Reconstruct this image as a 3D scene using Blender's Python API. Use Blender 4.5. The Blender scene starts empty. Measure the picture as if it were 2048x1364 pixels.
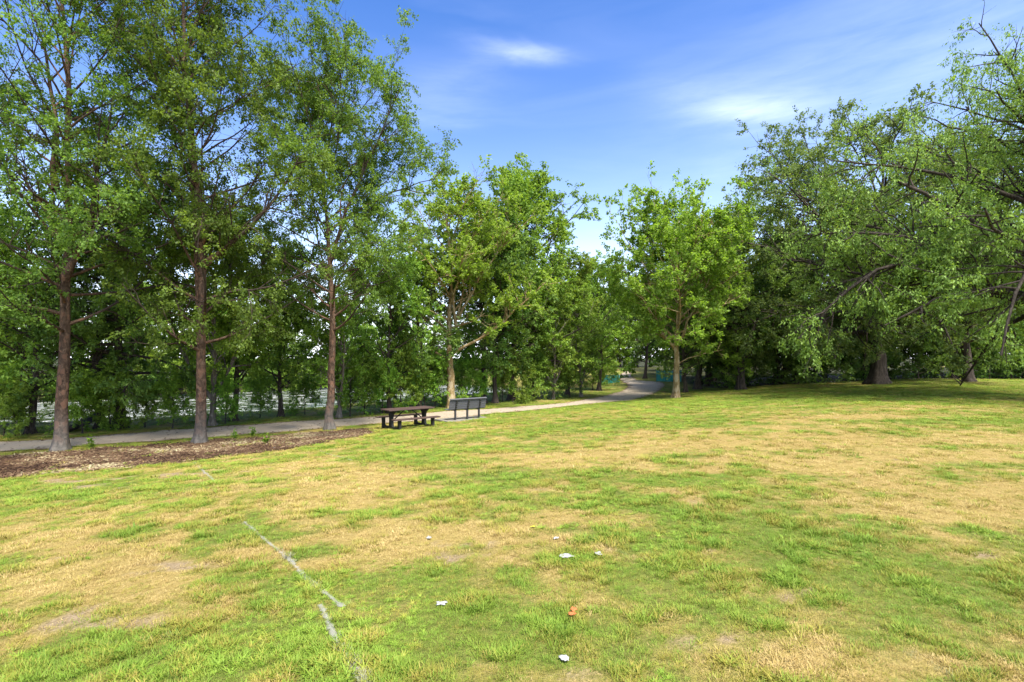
import bpy, bmesh, math
import numpy as np
from mathutils import Vector, Matrix

scene = bpy.context.scene
COL = scene.collection
R = math.radians
PI = math.pi

# ------------------------------------------------------------------ camera
CAM_H = 1.75
HORIZON = 715.0                      # photo row of the horizon (2048 px wide photo)
F = 1024.0                           # focal length in photo pixels
cam_data = bpy.data.cameras.new('camera')
cam_data.lens = 18.0
cam_data.sensor_width = 36.0
cam_data.shift_y = (HORIZON - 682.0) / 2048.0
cam_data.clip_start = 0.05
cam_data.clip_end = 3000.0
cam = bpy.data.objects.new('camera', cam_data)
cam.location = (0, 0, CAM_H)
cam.rotation_euler = (R(90), 0, 0)
COL.objects.link(cam)
scene.camera = cam

# ------------------------------------------------------------------ sky and sun
SUN_EL, SUN_AZ = 61.0, 150.0         # azimuth clockwise from +Y: high, behind the camera on the right
world = bpy.data.worlds.new('World')
scene.world = world
world.use_nodes = True
wn, wl = world.node_tree.nodes, world.node_tree.links
wn.clear()
def wnode(t, **kw):
    n = wn.new(t)
    for k, v in kw.items():
        setattr(n, k, v)
    return n
def wmath(op, a, b=None, c=None, clamp=False):
    n = wn.new('ShaderNodeMath'); n.operation = op; n.use_clamp = clamp
    for i, v in enumerate((a, b, c)):
        if v is None: continue
        if isinstance(v, (int, float)): n.inputs[i].default_value = v
        else: wl.new(v, n.inputs[i])
    return n.outputs[0]
w_out = wnode('ShaderNodeOutputWorld')
w_bg = wnode('ShaderNodeBackground')
w_bg.inputs['Strength'].default_value = 0.15
sky = wnode('ShaderNodeTexSky', sky_type='NISHITA', sun_disc=False,
            sun_elevation=R(SUN_EL), sun_rotation=R(SUN_AZ), air_density=1.0,
            dust_density=0.4, ozone_density=3.0, altitude=0.0)
hsv = wnode('ShaderNodeHueSaturation')
hsv.inputs['Hue'].default_value = 0.512
hsv.inputs['Saturation'].default_value = 1.32
hsv.inputs['Value'].default_value = 0.53
wl.new(sky.outputs[0], hsv.inputs['Color'])
w_tc = wnode('ShaderNodeTexCoord')
w_sep = wnode('ShaderNodeSeparateXYZ')
wl.new(w_tc.outputs['Generated'], w_sep.inputs[0])
wx, wy, wz = w_sep.outputs
# thin cirrus: soft streaks laid out over the whole dome, two denser wisps in view
w_map = wnode('ShaderNodeMapping')
w_map.inputs['Rotation'].default_value = (0, 0, R(-18))
w_map.inputs['Scale'].default_value = (1.1, 1.1, 6.5)
wl.new(w_tc.outputs['Generated'], w_map.inputs[0])
w_n = wnode('ShaderNodeTexNoise')
w_n.inputs['Scale'].default_value = 2.2
w_n.inputs['Detail'].default_value = 5.0
w_n.inputs['Roughness'].default_value = 0.48
w_n.inputs['Distortion'].default_value = 0.5
wl.new(w_map.outputs[0], w_n.inputs['Vector'])
streak = wmath('MULTIPLY', wmath('SUBTRACT', w_n.outputs[0], 0.50, clamp=True), 0.10, clamp=True)
w_map2 = wnode('ShaderNodeMapping')
w_map2.inputs['Rotation'].default_value = (0, R(8), R(-18))
w_map2.inputs['Scale'].default_value = (2.2, 2.2, 13.0)
wl.new(w_tc.outputs['Generated'], w_map2.inputs[0])
w_n2 = wnode('ShaderNodeTexNoise')
w_n2.inputs['Scale'].default_value = 3.0
w_n2.inputs['Detail'].default_value = 6.0
w_n2.inputs['Roughness'].default_value = 0.6
w_n2.inputs['Distortion'].default_value = 0.3
wl.new(w_map2.outputs[0], w_n2.inputs['Vector'])
def wisp(u, v, su, sv, slope, gain):
    # soft elongated cloud round one direction of the dome
    d = Vector(((u - 1024) / F, 1.0, (HORIZON - v) / F)).normalized()
    az, el = math.atan2(d.x, d.y), math.asin(d.z)
    azn = wmath('ARCTAN2', wx, wy)
    eln = wmath('ARCSINE', wz)
    da = wmath('SUBTRACT', azn, az)
    de = wmath('SUBTRACT', wmath('SUBTRACT', eln, el), wmath('MULTIPLY', da, slope))
    wob = wmath('MULTIPLY', wmath('SUBTRACT', w_n.outputs[0], 0.5), 0.16)
    de = wmath('ADD', de, wob)
    q = wmath('ADD', wmath('POWER', wmath('ABSOLUTE', wmath('DIVIDE', da, su)), 2.0),
              wmath('POWER', wmath('ABSOLUTE', wmath('DIVIDE', de, sv)), 2.0))
    e = wmath('POWER', 2.718, wmath('MULTIPLY', q, -1.0))
    br = wmath('ADD', 0.25, wmath('MULTIPLY', wmath('SUBTRACT', w_n2.outputs[0], 0.18, clamp=True), 2.1))
    return wmath('MULTIPLY', wmath('MULTIPLY', e, br), gain)
cl = streak
for a in ((1045, 112, 0.085, 0.022, 0.02, 0.14), (1510, 220, 0.10, 0.030, -0.02, 0.12),
          (1440, 185, 0.11, 0.045, -0.25, 0.06), (1900, 110, 0.38, 0.16, 0.10, 0.07),
          (870, 190, 0.13, 0.05, 0.10, 0.05)):
    cl = wmath('ADD', cl, wisp(*a))
# haze brightening towards the sun, high behind the view, added as shadow fill
w_dot = wnode('ShaderNodeVectorMath', operation='DOT_PRODUCT')
wl.new(w_tc.outputs['Generated'], w_dot.inputs[0])
w_dot.inputs[1].default_value = (math.sin(R(SUN_AZ)) * math.cos(R(SUN_EL)), math.cos(R(SUN_AZ)) * math.cos(R(SUN_EL)), math.sin(R(SUN_EL)))
aur = wmath('POWER', wmath('MAXIMUM', wmath('ADD', wmath('MULTIPLY', w_dot.outputs['Value'], 0.5), 0.5), 0.0), 15.0)
cl = wmath('ADD', cl, wmath('MULTIPLY', aur, 0.9))
# milky air low over the horizon, all the way round
low = wmath('POWER', 2.718, wmath('MULTIPLY', wmath('MAXIMUM', wz, 0.0), -7.5))
cl = wmath('ADD', cl, wmath('MULTIPLY', low, 0.95), clamp=True)
w_mix = wnode('ShaderNodeMix', data_type='RGBA')
wl.new(cl, w_mix.inputs['Factor'])
wl.new(hsv.outputs[0], w_mix.inputs['A'])
w_mix.inputs['B'].default_value = (5.9, 6.1, 6.6, 1)
wl.new(w_mix.outputs['Result'], w_bg.inputs['Color'])
wl.new(w_bg.outputs[0], w_out.inputs[0])

sun_data = bpy.data.lights.new('sun', 'SUN')
sun_data.energy = 3.1
sun_data.angle = R(11)
sun_data.color = (1.0, 0.95, 0.86)
sun = bpy.data.objects.new('sun', sun_data)
sd = Vector((math.sin(R(SUN_AZ)) * math.cos(R(SUN_EL)), math.cos(R(SUN_AZ)) * math.cos(R(SUN_EL)), math.sin(R(SUN_EL))))
sun.rotation_euler = sd.to_track_quat('Z', 'Y').to_euler()
COL.objects.link(sun)

vs = scene.view_settings
vs.view_transform = 'Standard'
vs.look = 'None'
vs.exposure = 1.84
vs.gamma = 1.0
vs.use_curve_mapping = False
scene.cycles.max_bounces = 8
scene.cycles.transparent_max_bounces = 8
scene.cycles.sample_clamp_indirect = 6.0

# ------------------------------------------------------------------ noise
def _hash(ix, iy, seed):
    h = (ix.astype(np.int64) * 374761393 + iy.astype(np.int64) * 668265263 + seed * 974711) & 0xffffffff
    h = ((h ^ (h >> 13)) * 1274126177) & 0xffffffff
    return ((h ^ (h >> 16)) & 0xffff) / 65535.0
def vnoise(x, y, seed=0):
    x = np.asarray(x, float); y = np.asarray(y, float)
    ix, iy = np.floor(x), np.floor(y)
    fx, fy = x - ix, y - iy
    fx = fx * fx * (3 - 2 * fx); fy = fy * fy * (3 - 2 * fy)
    a = _hash(ix, iy, seed); b = _hash(ix + 1, iy, seed)
    c = _hash(ix, iy + 1, seed); d = _hash(ix + 1, iy + 1, seed)
    return (a * (1 - fx) + b * fx) * (1 - fy) + (c * (1 - fx) + d * fx) * fy
def fbm(x, y, seed=0, oct=4):
    s = 0.0; a = 0.5; t = 0.0
    for i in range(oct):
        s = s + a * vnoise(x * 2 ** i + 17.3 * i, y * 2 ** i - 9.1 * i, seed + i)
        t += a; a *= 0.55
    return s / t
def sstep(a, b, x):
    t = np.clip((np.asarray(x, float) - a) / (b - a), 0, 1)
    return t * t * (3 - 2 * t)

# ------------------------------------------------------------------ terrain heights
WATER_Z = -2.15
NX, NY = -0.749, 0.662               # across the path, towards the pond
def shore(t):
    return 31.0 + np.maximum(0, 12 - t) * 0.40 + 1.6 * (vnoise(t * 0.16, t * 0 + 3.0, 5) - 0.5) * 2
def height(x, y, lumps=True):
    x = np.asarray(x, float); y = np.asarray(y, float)
    s = NX * x + NY * y
    t = -NY * NX * 0 + 0.662 * x + 0.749 * y
    z = -1.02 * np.clip((s - 2.0) / 15.0, 0, 1) ** 1.15
    z = z * (1 - 0.85 * sstep(38, 78, t))
    sh = shore(t)
    pond = sstep(sh - 4.5, sh + 3.0, s) * (1 - sstep(sh + 26, sh + 36, s)) * (1 - sstep(44, 56, t))
    z = z - 2.3 * pond
    if lumps:
        z = z + 0.035 * (fbm(x * 1.4, y * 1.4, 31, 3) - 0.5) + 0.12 * (fbm(x * 0.16, y * 0.16, 41, 2) - 0.5)
    return z
def spot(u, v):
    """World point of the ground seen at a given place of the photograph (used as a survey)."""
    dx, dz = (u - 1024) / F, -(v - HORIZON) / F
    ys = np.concatenate([np.arange(1.5, 60, 0.02), np.arange(60, 200, 0.1)])
    g = (CAM_H + dz * ys) - height(dx * ys, ys)
    k = np.argmax(g < 0) if (g < 0).any() else len(ys) - 1
    Y = ys[k]
    return Vector((dx * Y, Y, float(height(dx * Y, Y))))

# ------------------------------------------------------------------ material helpers
MATS = {}
class NB:
    def __init__(self, name):
        self.m = bpy.data.materials.new(name); self.m.use_nodes = True
        self.t = self.m.node_tree; self.n = self.t.nodes; self.l = self.t.links
        self.n.clear()
        self.out = self.n.new('ShaderNodeOutputMaterial')
    def node(self, t, ins=None, **kw):
        n = self.n.new(t)
        for k, v in kw.items(): setattr(n, k, v)
        for k, v in (ins or {}).items(): self.set(n.inputs[k], v)
        return n
    def set(self, sock, v):
        if isinstance(v, bpy.types.NodeSocket): self.l.new(v, sock)
        elif isinstance(v, tuple) and len(v) == 3 and sock.type == 'RGBA': sock.default_value = (*v, 1)
        else: sock.default_value = v
    def math(self, op, a, b=0.0, clamp=False):
        n = self.n.new('ShaderNodeMath'); n.operation = op; n.use_clamp = clamp
        self.set(n.inputs[0], a); self.set(n.inputs[1], b)
        return n.outputs[0]
    def mix(self, f, a, b, blend='MIX'):
        n = self.n.new('ShaderNodeMix'); n.data_type = 'RGBA'; n.blend_type = blend
        self.set(n.inputs['Factor'], f); self.set(n.inputs['A'], a); self.set(n.inputs['B'], b)
        return n.outputs['Result']
    def noise(self, scale, detail=3, rough=0.55, vec=None, dist=0.0, col=False):
        n = self.node('ShaderNodeTexNoise', {'Scale': scale, 'Detail': detail, 'Roughness': rough, 'Distortion': dist})
        if vec is not None: self.l.new(vec, n.inputs['Vector'])
        return n.outputs[1 if col else 0]
    def ramp(self, f, stops, interp='LINEAR'):
        n = self.n.new('ShaderNodeValToRGB'); self.set(n.inputs[0], f)
        n.color_ramp.interpolation = interp
        e = n.color_ramp.elements
        while len(e) < len(stops): e.new(0.5)
        for i, (p, c) in enumerate(stops):
            e[i].position = p
            e[i].color = (*c, 1) if isinstance(c, tuple) else (c, c, c, 1)
        return n.outputs[0]
    def attr(self, name, kind='GEOMETRY'):
        n = self.node('ShaderNodeAttribute', attribute_name=name, attribute_type=kind)
        return n.outputs['Fac']
    def obj(self): return self.node('ShaderNodeTexCoord').outputs['Object']
    def pos(self): return self.node('ShaderNodeNewGeometry').outputs['Position']
    def mapping(self, vec, scale):
        n = self.node('ShaderNodeMapping', {'Scale': scale}); self.l.new(vec, n.inputs[0]); return n.outputs[0]
    def bump(self, h, strength=0.5, dist=0.02):
        return self.node('ShaderNodeBump', {'Strength': strength, 'Distance': dist, 'Height': h}).outputs[0]
    def principled(self, color, rough=0.7, normal=None, spec=0.3, metal=0.0):
        n = self.node('ShaderNodeBsdfPrincipled', {'Base Color': color, 'Roughness': rough, 'Metallic': metal,
                                                   'Specular IOR Level': spec})
        if normal is not None: self.l.new(normal, n.inputs['Normal'])
        return n.outputs[0]
    def finish(self, shader):
        self.l.new(shader, self.out.inputs['Surface']); return self.m

def leaf_mat(name, dark, light, trans=0.35, yellow=(1.18, 1.15, 0.5), rough=0.55, spec=0.25):
    trans = min(0.55, trans + 0.08)
    b = NB(name)
    lv = b.attr('lv')
    oi = b.node('ShaderNodeObjectInfo').outputs['Random']
    c = b.mix(lv, dark, light)
    h = b.node('ShaderNodeHueSaturation', {'Color': c})
    b.set(h.inputs['Hue'], b.math('ADD', 0.488, b.math('MULTIPLY', oi, 0.024)))
    b.set(h.inputs['Value'], b.math('ADD', 0.85, b.math('MULTIPLY', oi, 0.3)))
    c = h.outputs[0]
    p = b.principled(c, rough, spec=spec)
    tc = b.mix(1.0, c, (*yellow,), 'MULTIPLY')
    tr = b.node('ShaderNodeBsdfTranslucent', {'Color': tc}).outputs[0]
    ms = b.node('ShaderNodeMixShader', {'Fac': trans})
    b.l.new(p, ms.inputs[1]); b.l.new(tr, ms.inputs[2])
    return b.finish(ms.outputs[0])

def bark_mat(name, c1, c2, c3, stretch=(9, 9, 2.0), flake=None, scale=1.0, foot=False):
    b = NB(name)
    v = b.obj()
    m = b.mapping(v, stretch)
    n1 = b.noise(1.6 * scale, 6, 0.65, m, 0.6)
    n2 = b.noise(0.9, 3, 0.5, v)
    c = b.ramp(n1, [(0.30, c1), (0.52, c2), (0.72, c3)])
    if flake:
        vo = b.node('ShaderNodeTexVoronoi', {'Scale': flake[0], 'Randomness': 1.0})
        b.l.new(b.mapping(v, flake[1]), vo.inputs['Vector'])
        f = b.math('LESS_THAN', b.node('ShaderNodeSeparateColor', {'Color': vo.outputs['Color']}).outputs[0], flake[3])
        c = b.mix(b.math('MULTIPLY', f, 0.8), c, flake[2])
    c = b.mix(b.math('MULTIPLY', b.math('SUBTRACT', n2, 0.45, True), 1.4, True), c, c2)
    if foot:
        sp = b.node('ShaderNodeSeparateXYZ', {'Vector': v}).outputs
        off = b.math('SQRT', b.math('ADD', b.math('MULTIPLY', sp[0], sp[0]), b.math('MULTIPLY', sp[1], sp[1])))
        c = b.mix(b.math('MULTIPLY', b.math('SUBTRACT', off, 0.5, True), 1.2, True), c, b.mix(n1, (0.022, 0.017, 0.014), (0.105, 0.075, 0.058)))   # smooth dark bark on the young limbs
        zz = b.node('ShaderNodeSeparateXYZ', {'Vector': v}).outputs[2]
        c = b.mix(b.math('MULTIPLY', b.math('SUBTRACT', b.math('ADD', 0.75, b.math('MULTIPLY', n2, 0.7)), b.math('MULTIPLY', zz, 0.8), True), 0.8), c, b.mix(n1, (0.03, 0.028, 0.024), (0.22, 0.21, 0.185)))
    nb = b.bump(n1, 1.0, 0.045)
    return b.finish(b.principled(c, 0.9, nb, 0.15))

def plain_mat(name, col, rough=0.6, var=0.12, scale=6.0, spec=0.3, metal=0.0, bump=0.0, stretch=(1, 1, 1)):
    b = NB(name)
    n = b.noise(scale, 5, 0.6, b.mapping(b.obj(), stretch))
    d = tuple(max(0, x * (1 - 2 * var)) for x in col); l = tuple(x * (1 + 2 * var) for x in col)
    c = b.ramp(n, [(0.3, d), (0.7, l)])
    nb = b.bump(n, bump, 0.01) if bump else None
    return b.finish(b.principled(c, rough, nb, spec, metal))

MATS['leaf_birch'] = leaf_mat('leaf_birch', (0.081, 0.150, 0.025), (0.200, 0.309, 0.051), 0.50)
MATS['leaf_plane'] = leaf_mat('leaf_plane', (0.160, 0.255, 0.034), (0.320, 0.450, 0.075), 0.46, yellow=(1.12, 1.2, 0.45))
MATS['leaf_oak'] = leaf_mat('leaf_oak', (0.077, 0.138, 0.038), (0.205, 0.282, 0.084), 0.40, rough=0.6, spec=0.25)
MATS['leaf_right'] = leaf_mat('leaf_right', (0.115, 0.189, 0.032), (0.270, 0.373, 0.075), 0.34)
MATS['leaf_deep'] = leaf_mat('leaf_deep', (0.068, 0.143, 0.028), (0.193, 0.296, 0.054), 0.33)
MATS['leaf_mid'] = leaf_mat('leaf_mid', (0.111, 0.206, 0.029), (0.276, 0.393, 0.056), 0.38)
MATS['leaf_fresh'] = leaf_mat('leaf_fresh', (0.133, 0.258, 0.031), (0.296, 0.468, 0.059), 0.42)
MATS['bark_birch'] = bark_mat('bark_birch', (0.022, 0.015, 0.011), (0.099, 0.061, 0.040), (0.225, 0.152, 0.106), (7, 7, 4.5),
                              (4.0, (3.0, 3.0, 1.6), (0.180, 0.097, 0.061), 0.22), foot=True)
MATS['bark_plane'] = bark_mat('bark_plane', (0.105, 0.068, 0.026), (0.247, 0.173, 0.079), (0.375, 0.292, 0.165), (4, 4, 2.2),
                              (5.0, (1.6, 1.6, 0.8), (0.375, 0.300, 0.188), 0.25))
MATS['bark_dark'] = bark_mat('bark_dark', (0.018, 0.014, 0.011), (0.060, 0.046, 0.036), (0.130, 0.105, 0.082), (9, 9, 1.4))
MATS['bark_oak'] = bark_mat('bark_oak', (0.013, 0.010, 0.008), (0.051, 0.040, 0.031), (0.108, 0.090, 0.073), (6, 6, 0.9))
MATS['bark_grey'] = bark_mat('bark_grey', (0.050, 0.042, 0.034), (0.150, 0.125, 0.098), (0.270, 0.235, 0.190), (8, 8, 2.0))
MATS['bark_brown'] = bark_mat('bark_brown', (0.070, 0.040, 0.022), (0.200, 0.120, 0.066), (0.320, 0.210, 0.120), (8, 8, 2.0))

# ------------------------------------------------------------------ object helpers
def tag(o, label=None, cat=None, group=None, kind=None):
    if label: o['label'] = label
    if cat: o['category'] = cat
    if group: o['group'] = group
    if kind: o['kind'] = kind
    return o
def link(name, mesh, parent=None):
    o = bpy.data.objects.new(name, mesh); COL.objects.link(o)
    if parent is not None: o.parent = parent
    return o
def empty(name, loc, rz=0.0, scale=1.0):
    o = bpy.data.objects.new(name, None); COL.objects.link(o)
    o.empty_display_size = 0.3
    o.location = loc; o.rotation_euler = (0, 0, rz); o.scale = (scale,) * 3
    return o
def np_mesh(name, verts, faces, mat=None, smooth=False, attrs=None):
    """faces: (M,k) int array, all faces with k corners."""
    me = bpy.data.meshes.new(name)
    verts = np.ascontiguousarray(verts, dtype=np.float32)
    faces = np.ascontiguousarray(faces, dtype=np.int32)
    M, k = faces.shape
    me.vertices.add(len(verts)); me.vertices.foreach_set('co', verts.ravel())
    me.loops.add(M * k); me.loops.foreach_set('vertex_index', faces.ravel())
    me.polygons.add(M); me.polygons.foreach_set('loop_start', np.arange(0, M * k, k, dtype=np.int32))
    if smooth: me.polygons.foreach_set('use_smooth', np.ones(M, dtype=bool))
    for an, av in (attrs or {}).items():
        a = me.attributes.new(an, 'FLOAT', 'POINT'); a.data.foreach_set('value', np.ascontiguousarray(av, dtype=np.float32))
    me.update(calc_edges=True)
    if mat is not None: me.materials.append(mat)
    return me
def bm_mesh(name, bm, mat, smooth=False):
    me = bpy.data.meshes.new(name); bm.normal_update(); bm.to_mesh(me); bm.free()
    if smooth:
        for p in me.polygons: p.use_smooth = True
    me.materials.append(mat)
    return me
def add_box(bm, c, size, rot=None, bevel=0.0):
    m = Matrix.Translation(Vector(c))
    if rot is not None: m = m @ rot.to_4x4()
    m = m @ Matrix.Diagonal((*size, 1))
    r = bmesh.ops.create_cube(bm, size=1.0, matrix=m)
    if bevel:
        es = list({e for v in r['verts'] for e in v.link_edges})
        bmesh.ops.bevel(bm, geom=es, offset=bevel, segments=1, affect='EDGES')
def box_part(name, c, size, mat, parent, rot=None, bevel=0.006):
    bm = bmesh.new(); add_box(bm, c, size, rot, bevel)
    return link(name, bm_mesh(name, bm, mat), parent)

# ------------------------------------------------------------------ lawn pattern
def world_patch(u, v, ru, rv):
    c = spot(u, v); a = spot(u, v - rv); b = spot(u, v + rv)
    return c.x, c.y, ru / F * c.y, max(0.08, (a.y - b.y) / 2)
STRAW = [world_patch(*p) for p in ((120, 1065, 330, 42), (640, 985, 190, 26), (720, 955, 110, 16), (830, 1095, 210, 48), (1130, 915, 190, 15),
         (1120, 1030, 70, 22), (1560, 930, 220, 20), (1860, 975, 240, 24), (1970, 1025, 140, 22), (1720, 880, 330, 12),
         (180, 1160, 240, 45), (1900, 905, 170, 10), (1380, 890, 140, 9), (60, 1290, 80, 20), (1440, 860, 160, 6),
         (980, 860, 120, 5), (1080, 1090, 60, 25), (1700, 835, 200, 5), (640, 930, 120, 7), (1560, 1320, 160, 30))]
GREEN = [world_patch(*p) for p in ((110, 985, 140, 14), (1010, 965, 120, 20), (1190, 1008, 160, 22), (560, 1058, 130, 14), (640, 1150, 160, 42),
         (1480, 1080, 330, 40), (1850, 1180, 300, 70), (880, 905, 190, 11), (1200, 850, 330, 11), (1060, 1240, 280, 60),
         (350, 1330, 330, 30), (500, 1255, 190, 35), (1760, 1130, 280, 40), (1500, 800, 700, 12), (1900, 840, 250, 7), (880, 1180, 90, 50), (800, 1300, 180, 50),
         (300, 1060, 130, 12), (1350, 960, 130, 10))]
DIRT = [world_patch(*p) for p in ((245, 1245, 110, 22), (1480, 1290, 90, 22), (890, 1115, 45, 30), (1370, 1300, 90, 18), (300, 1290, 90, 10), (400, 1130, 90, 12),
        (1190, 1345, 110, 16), (560, 1300, 110, 12), (1640, 1210, 60, 12), (150, 975, 160, 6), (1970, 1120, 40, 6), (250, 955, 240, 5))]
def blobs(x, y, L, k=1.0):
    wx_ = x + 0.9 * (fbm(x * 0.8, y * 0.8, 61, 3) - 0.5) * np.minimum(2.0, 0.4 + y * 0.08)
    wy_ = y + 0.9 * (fbm(x * 0.8, y * 0.8, 67, 3) - 0.5) * np.minimum(2.0, 0.4 + y * 0.08)
    o = np.zeros_like(x)
    for cx, cy, rx, ry in L:
        o = np.maximum(o, np.exp(-(((wx_ - cx) / rx) ** 2 + ((wy_ - cy) / ry) ** 2) * k))
    return o
def lawn_maps(x, y):
    x = np.asarray(x, float); y = np.asarray(y, float)
    st, gr, di = blobs(x, y, STRAW), blobs(x, y, GREEN), blobs(x, y, DIRT)
    f = fbm(x * 0.35, y * 0.35, 71, 4); g = fbm(x * 2.2, y * 2.2, 83, 3); h = fbm(x * 7, y * 7, 97, 2)
    v = 0.47 + 0.62 * st - 0.52 * gr + 0.8 * (f - 0.5) + 1.3 * (g - 0.5) + 0.8 * (h - 0.5)
    v = v - 0.25 * sstep(24, 36, y)
    straw = sstep(0.05, 1.0, v)
    d = 1.0 * di + 1.4 * (g - 0.60) + 0.5 * (fbm(x * 14, y * 14, 103, 2) - 0.5) + 0.6 * (h - 0.5) + 0.25 * (straw - 0.6)
    dirt = sstep(0.35, 0.75, d)
    return straw, dirt
def path_masks(x, y):
    s = NX * x + NY * y
    return s

# ------------------------------------------------------------------ path, mulch outlines
NEAR = [(-420, 940), (-200, 921), (0, 904), (99, 898), (191, 890), (300, 884), (400, 876), (520, 868), (650, 857), (700, 852), (765, 847), (880, 839.5),
        (973, 829), (1050, 822), (1120, 814), (1200, 806), (1263, 801), (1305, 789), (1324, 777), (1330, 768), (1322, 764), (1290, 762), (1272, 760.5), (1265, 753), (1262, 747), (1270, 742)]
FAR = [(-420, 900), (-200, 889), (0, 883), (102, 879), (205, 872), (390, 857), (581, 843.5), (650, 839), (700, 837), (756, 833), (890, 822.6),
       (972, 818.5), (1050, 812.5), (1132, 806), (1205, 793), (1243, 782), (1257, 774), (1253, 767), (1245, 763), (1241, 759), (1239, 754), (1240, 749), (1244, 746), (1252, 742)]
def resample(P, n):
    P = np.array([(p.x, p.y) for p in P]); d = np.r_[0, np.cumsum(np.hypot(*(P[1:] - P[:-1]).T))]
    t = np.linspace(0, d[-1], n)
    return np.c_[np.interp(t, d, P[:, 0]), np.interp(t, d, P[:, 1])]
def strip_mesh(name, A, B, nu, mat, lift, ragged=0.1, seed=3, flat=False):
    """Sheet between two world polylines, following the ground, with uneven edges."""
    n = len(A)
    k = np.arange(n)
    wa = (fbm(A[:, 0] * 1.7, A[:, 1] * 1.7, seed, 4) - 0.5) * 2 * ragged
    wb = (fbm(B[:, 0] * 1.7, B[:, 1] * 1.7, seed + 9, 4) - 0.5) * 2 * ragged
    D = B - A; D /= np.maximum(1e-6, np.linalg.norm(D, axis=1, keepdims=True))
    A = A + D * wa[:, None]; B = B + D * wb[:, None]
    f = np.linspace(0, 1, nu)
    P = A[:, None, :] * (1 - f)[None, :, None] + B[:, None, :] * f[None, :, None]
    x, y = P[..., 0].ravel(), P[..., 1].ravel()
    z = height(x, y) + lift
    e = np.tile(np.minimum(f, 1 - f) * 2, n)
    idx = np.arange(n * nu).reshape(n, nu)
    q = np.stack([idx[:-1, :-1], idx[1:, :-1], idx[1:, 1:], idx[:-1, 1:]], -1).reshape(-1, 4)
    return np_mesh(name, np.c_[x, y, z], q[:, ::-1], mat, True, {'edge': e}), A, B
PA = resample([spot(*p) for p in NEAR], 420)
PB = resample([spot(*p) for p in FAR], 420)
def dist_between(x, y, A, B):
    """True where a point lies between the two polylines (used to keep grass off the path)."""
    poly = np.concatenate([A, B[::-1]])
    inside = np.zeros(np.shape(x), bool)
    x1, y1 = poly[:, 0], poly[:, 1]; x2, y2 = np.roll(x1, -1), np.roll(y1, -1)
    for a, b, c, d in zip(x1, y1, x2, y2):
        if b == d: continue
        cond = ((b > y) != (d > y)) & (x < (c - a) * (y - b) / (d - b) + a)
        inside ^= cond
    return inside
MA = resample([spot(*p) for p in ((-420, 965), (-200, 935), (0, 913), (120, 903), (260, 894), (400, 884), (520, 875), (640, 865), (735, 857))], 160)
MB = resample([spot(*p) for p in ((-420, 1010), (-200, 985), (0, 957), (120, 946), (215, 938), (359, 924), (512, 906), (640, 887), (740, 868))], 160)

# ------------------------------------------------------------------ ground sheet
def axis(lo, hi, dense_lo, dense_hi, step, grow):
    a = list(np.arange(dense_lo, dense_hi + 1e-6, step))
    s = step
    while a[-1] < hi: s *= grow; a.append(a[-1] + s)
    s = step
    while a[0] > lo: s *= grow; a.insert(0, a[0] - s)
    return np.array(a)
gx = axis(-900, 900, -11, 11, 0.11, 1.045)
gy = axis(-60, 1200, 1.5, 17, 0.11, 1.035)
GX, GY = np.meshgrid(gx, gy, indexing='ij')
x, y = GX.ravel(), GY.ravel()
z = height(x, y)
near_path = dist_between(x, y, PA, PB)
z = z - 0.03 * near_path
straw, dirt = lawn_maps(x, y)
s_ = NX * x + NY * y; t_ = 0.662 * x + 0.749 * y
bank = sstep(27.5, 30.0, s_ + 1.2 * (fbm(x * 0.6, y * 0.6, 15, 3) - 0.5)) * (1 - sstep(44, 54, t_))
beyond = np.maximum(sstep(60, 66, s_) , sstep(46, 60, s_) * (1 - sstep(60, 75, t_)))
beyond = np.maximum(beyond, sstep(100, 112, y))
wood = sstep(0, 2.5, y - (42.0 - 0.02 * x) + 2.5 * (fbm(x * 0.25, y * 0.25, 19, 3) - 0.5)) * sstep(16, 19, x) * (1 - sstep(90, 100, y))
idx = np.arange(len(x)).reshape(GX.shape)
q = np.stack([idx[:-1, :-1], idx[1:, :-1], idx[1:, 1:], idx[:-1, 1:]], -1).reshape(-1, 4)
b = NB('ground_lawn')
P = b.pos()
a_st, a_di, a_bk = b.attr('straw'), b.attr('dirt'), b.attr('soil')
n1 = b.noise(38, 4, 0.6, P); n2 = b.noise(7, 4, 0.6, P); n3 = b.noise(150, 2, 0.6, P)
st = b.math('ADD', a_st, b.math('MULTIPLY', b.math('SUBTRACT', n1, 0.5), 0.9), True)
green = b.ramp(n2, [(0.3, (0.091, 0.114, 0.020)), (0.7, (0.160, 0.186, 0.034))])
strawc = b.ramp(n1, [(0.25, (0.236, 0.163, 0.049)), (0.55, (0.356, 0.262, 0.087)), (0.8, (0.432, 0.330, 0.129))])
c = b.mix(st, green, strawc)
c = b.mix(b.math('MULTIPLY', b.math('LESS_THAN', n3, 0.42), 0.35), c, (0.099, 0.076, 0.038))
dirtc = b.ramp(b.math('ADD', b.math('MULTIPLY', n1, 0.7), b.math('MULTIPLY', n3, 0.3)), [(0.32, (0.13, 0.092, 0.050)), (0.5, (0.27, 0.200, 0.115)), (0.68, (0.37, 0.285, 0.175))])
di = b.math('MULTIPLY', b.math('SUBTRACT', b.math('ADD', a_di, b.math('MULTIPLY', b.math('SUBTRACT', n1, 0.5), 0.8)), 0.15, True), 1.2, True)
c = b.mix(di, c, dirtc)
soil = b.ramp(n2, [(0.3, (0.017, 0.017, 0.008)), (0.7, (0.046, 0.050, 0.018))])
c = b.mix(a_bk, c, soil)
hgt = b.math('ADD', n1, b.math('MULTIPLY', n3, 0.6))
MATS['lawn'] = b.finish(b.principled(c, 0.95, b.bump(hgt, 0.9, 0.03), 0.1))
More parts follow.
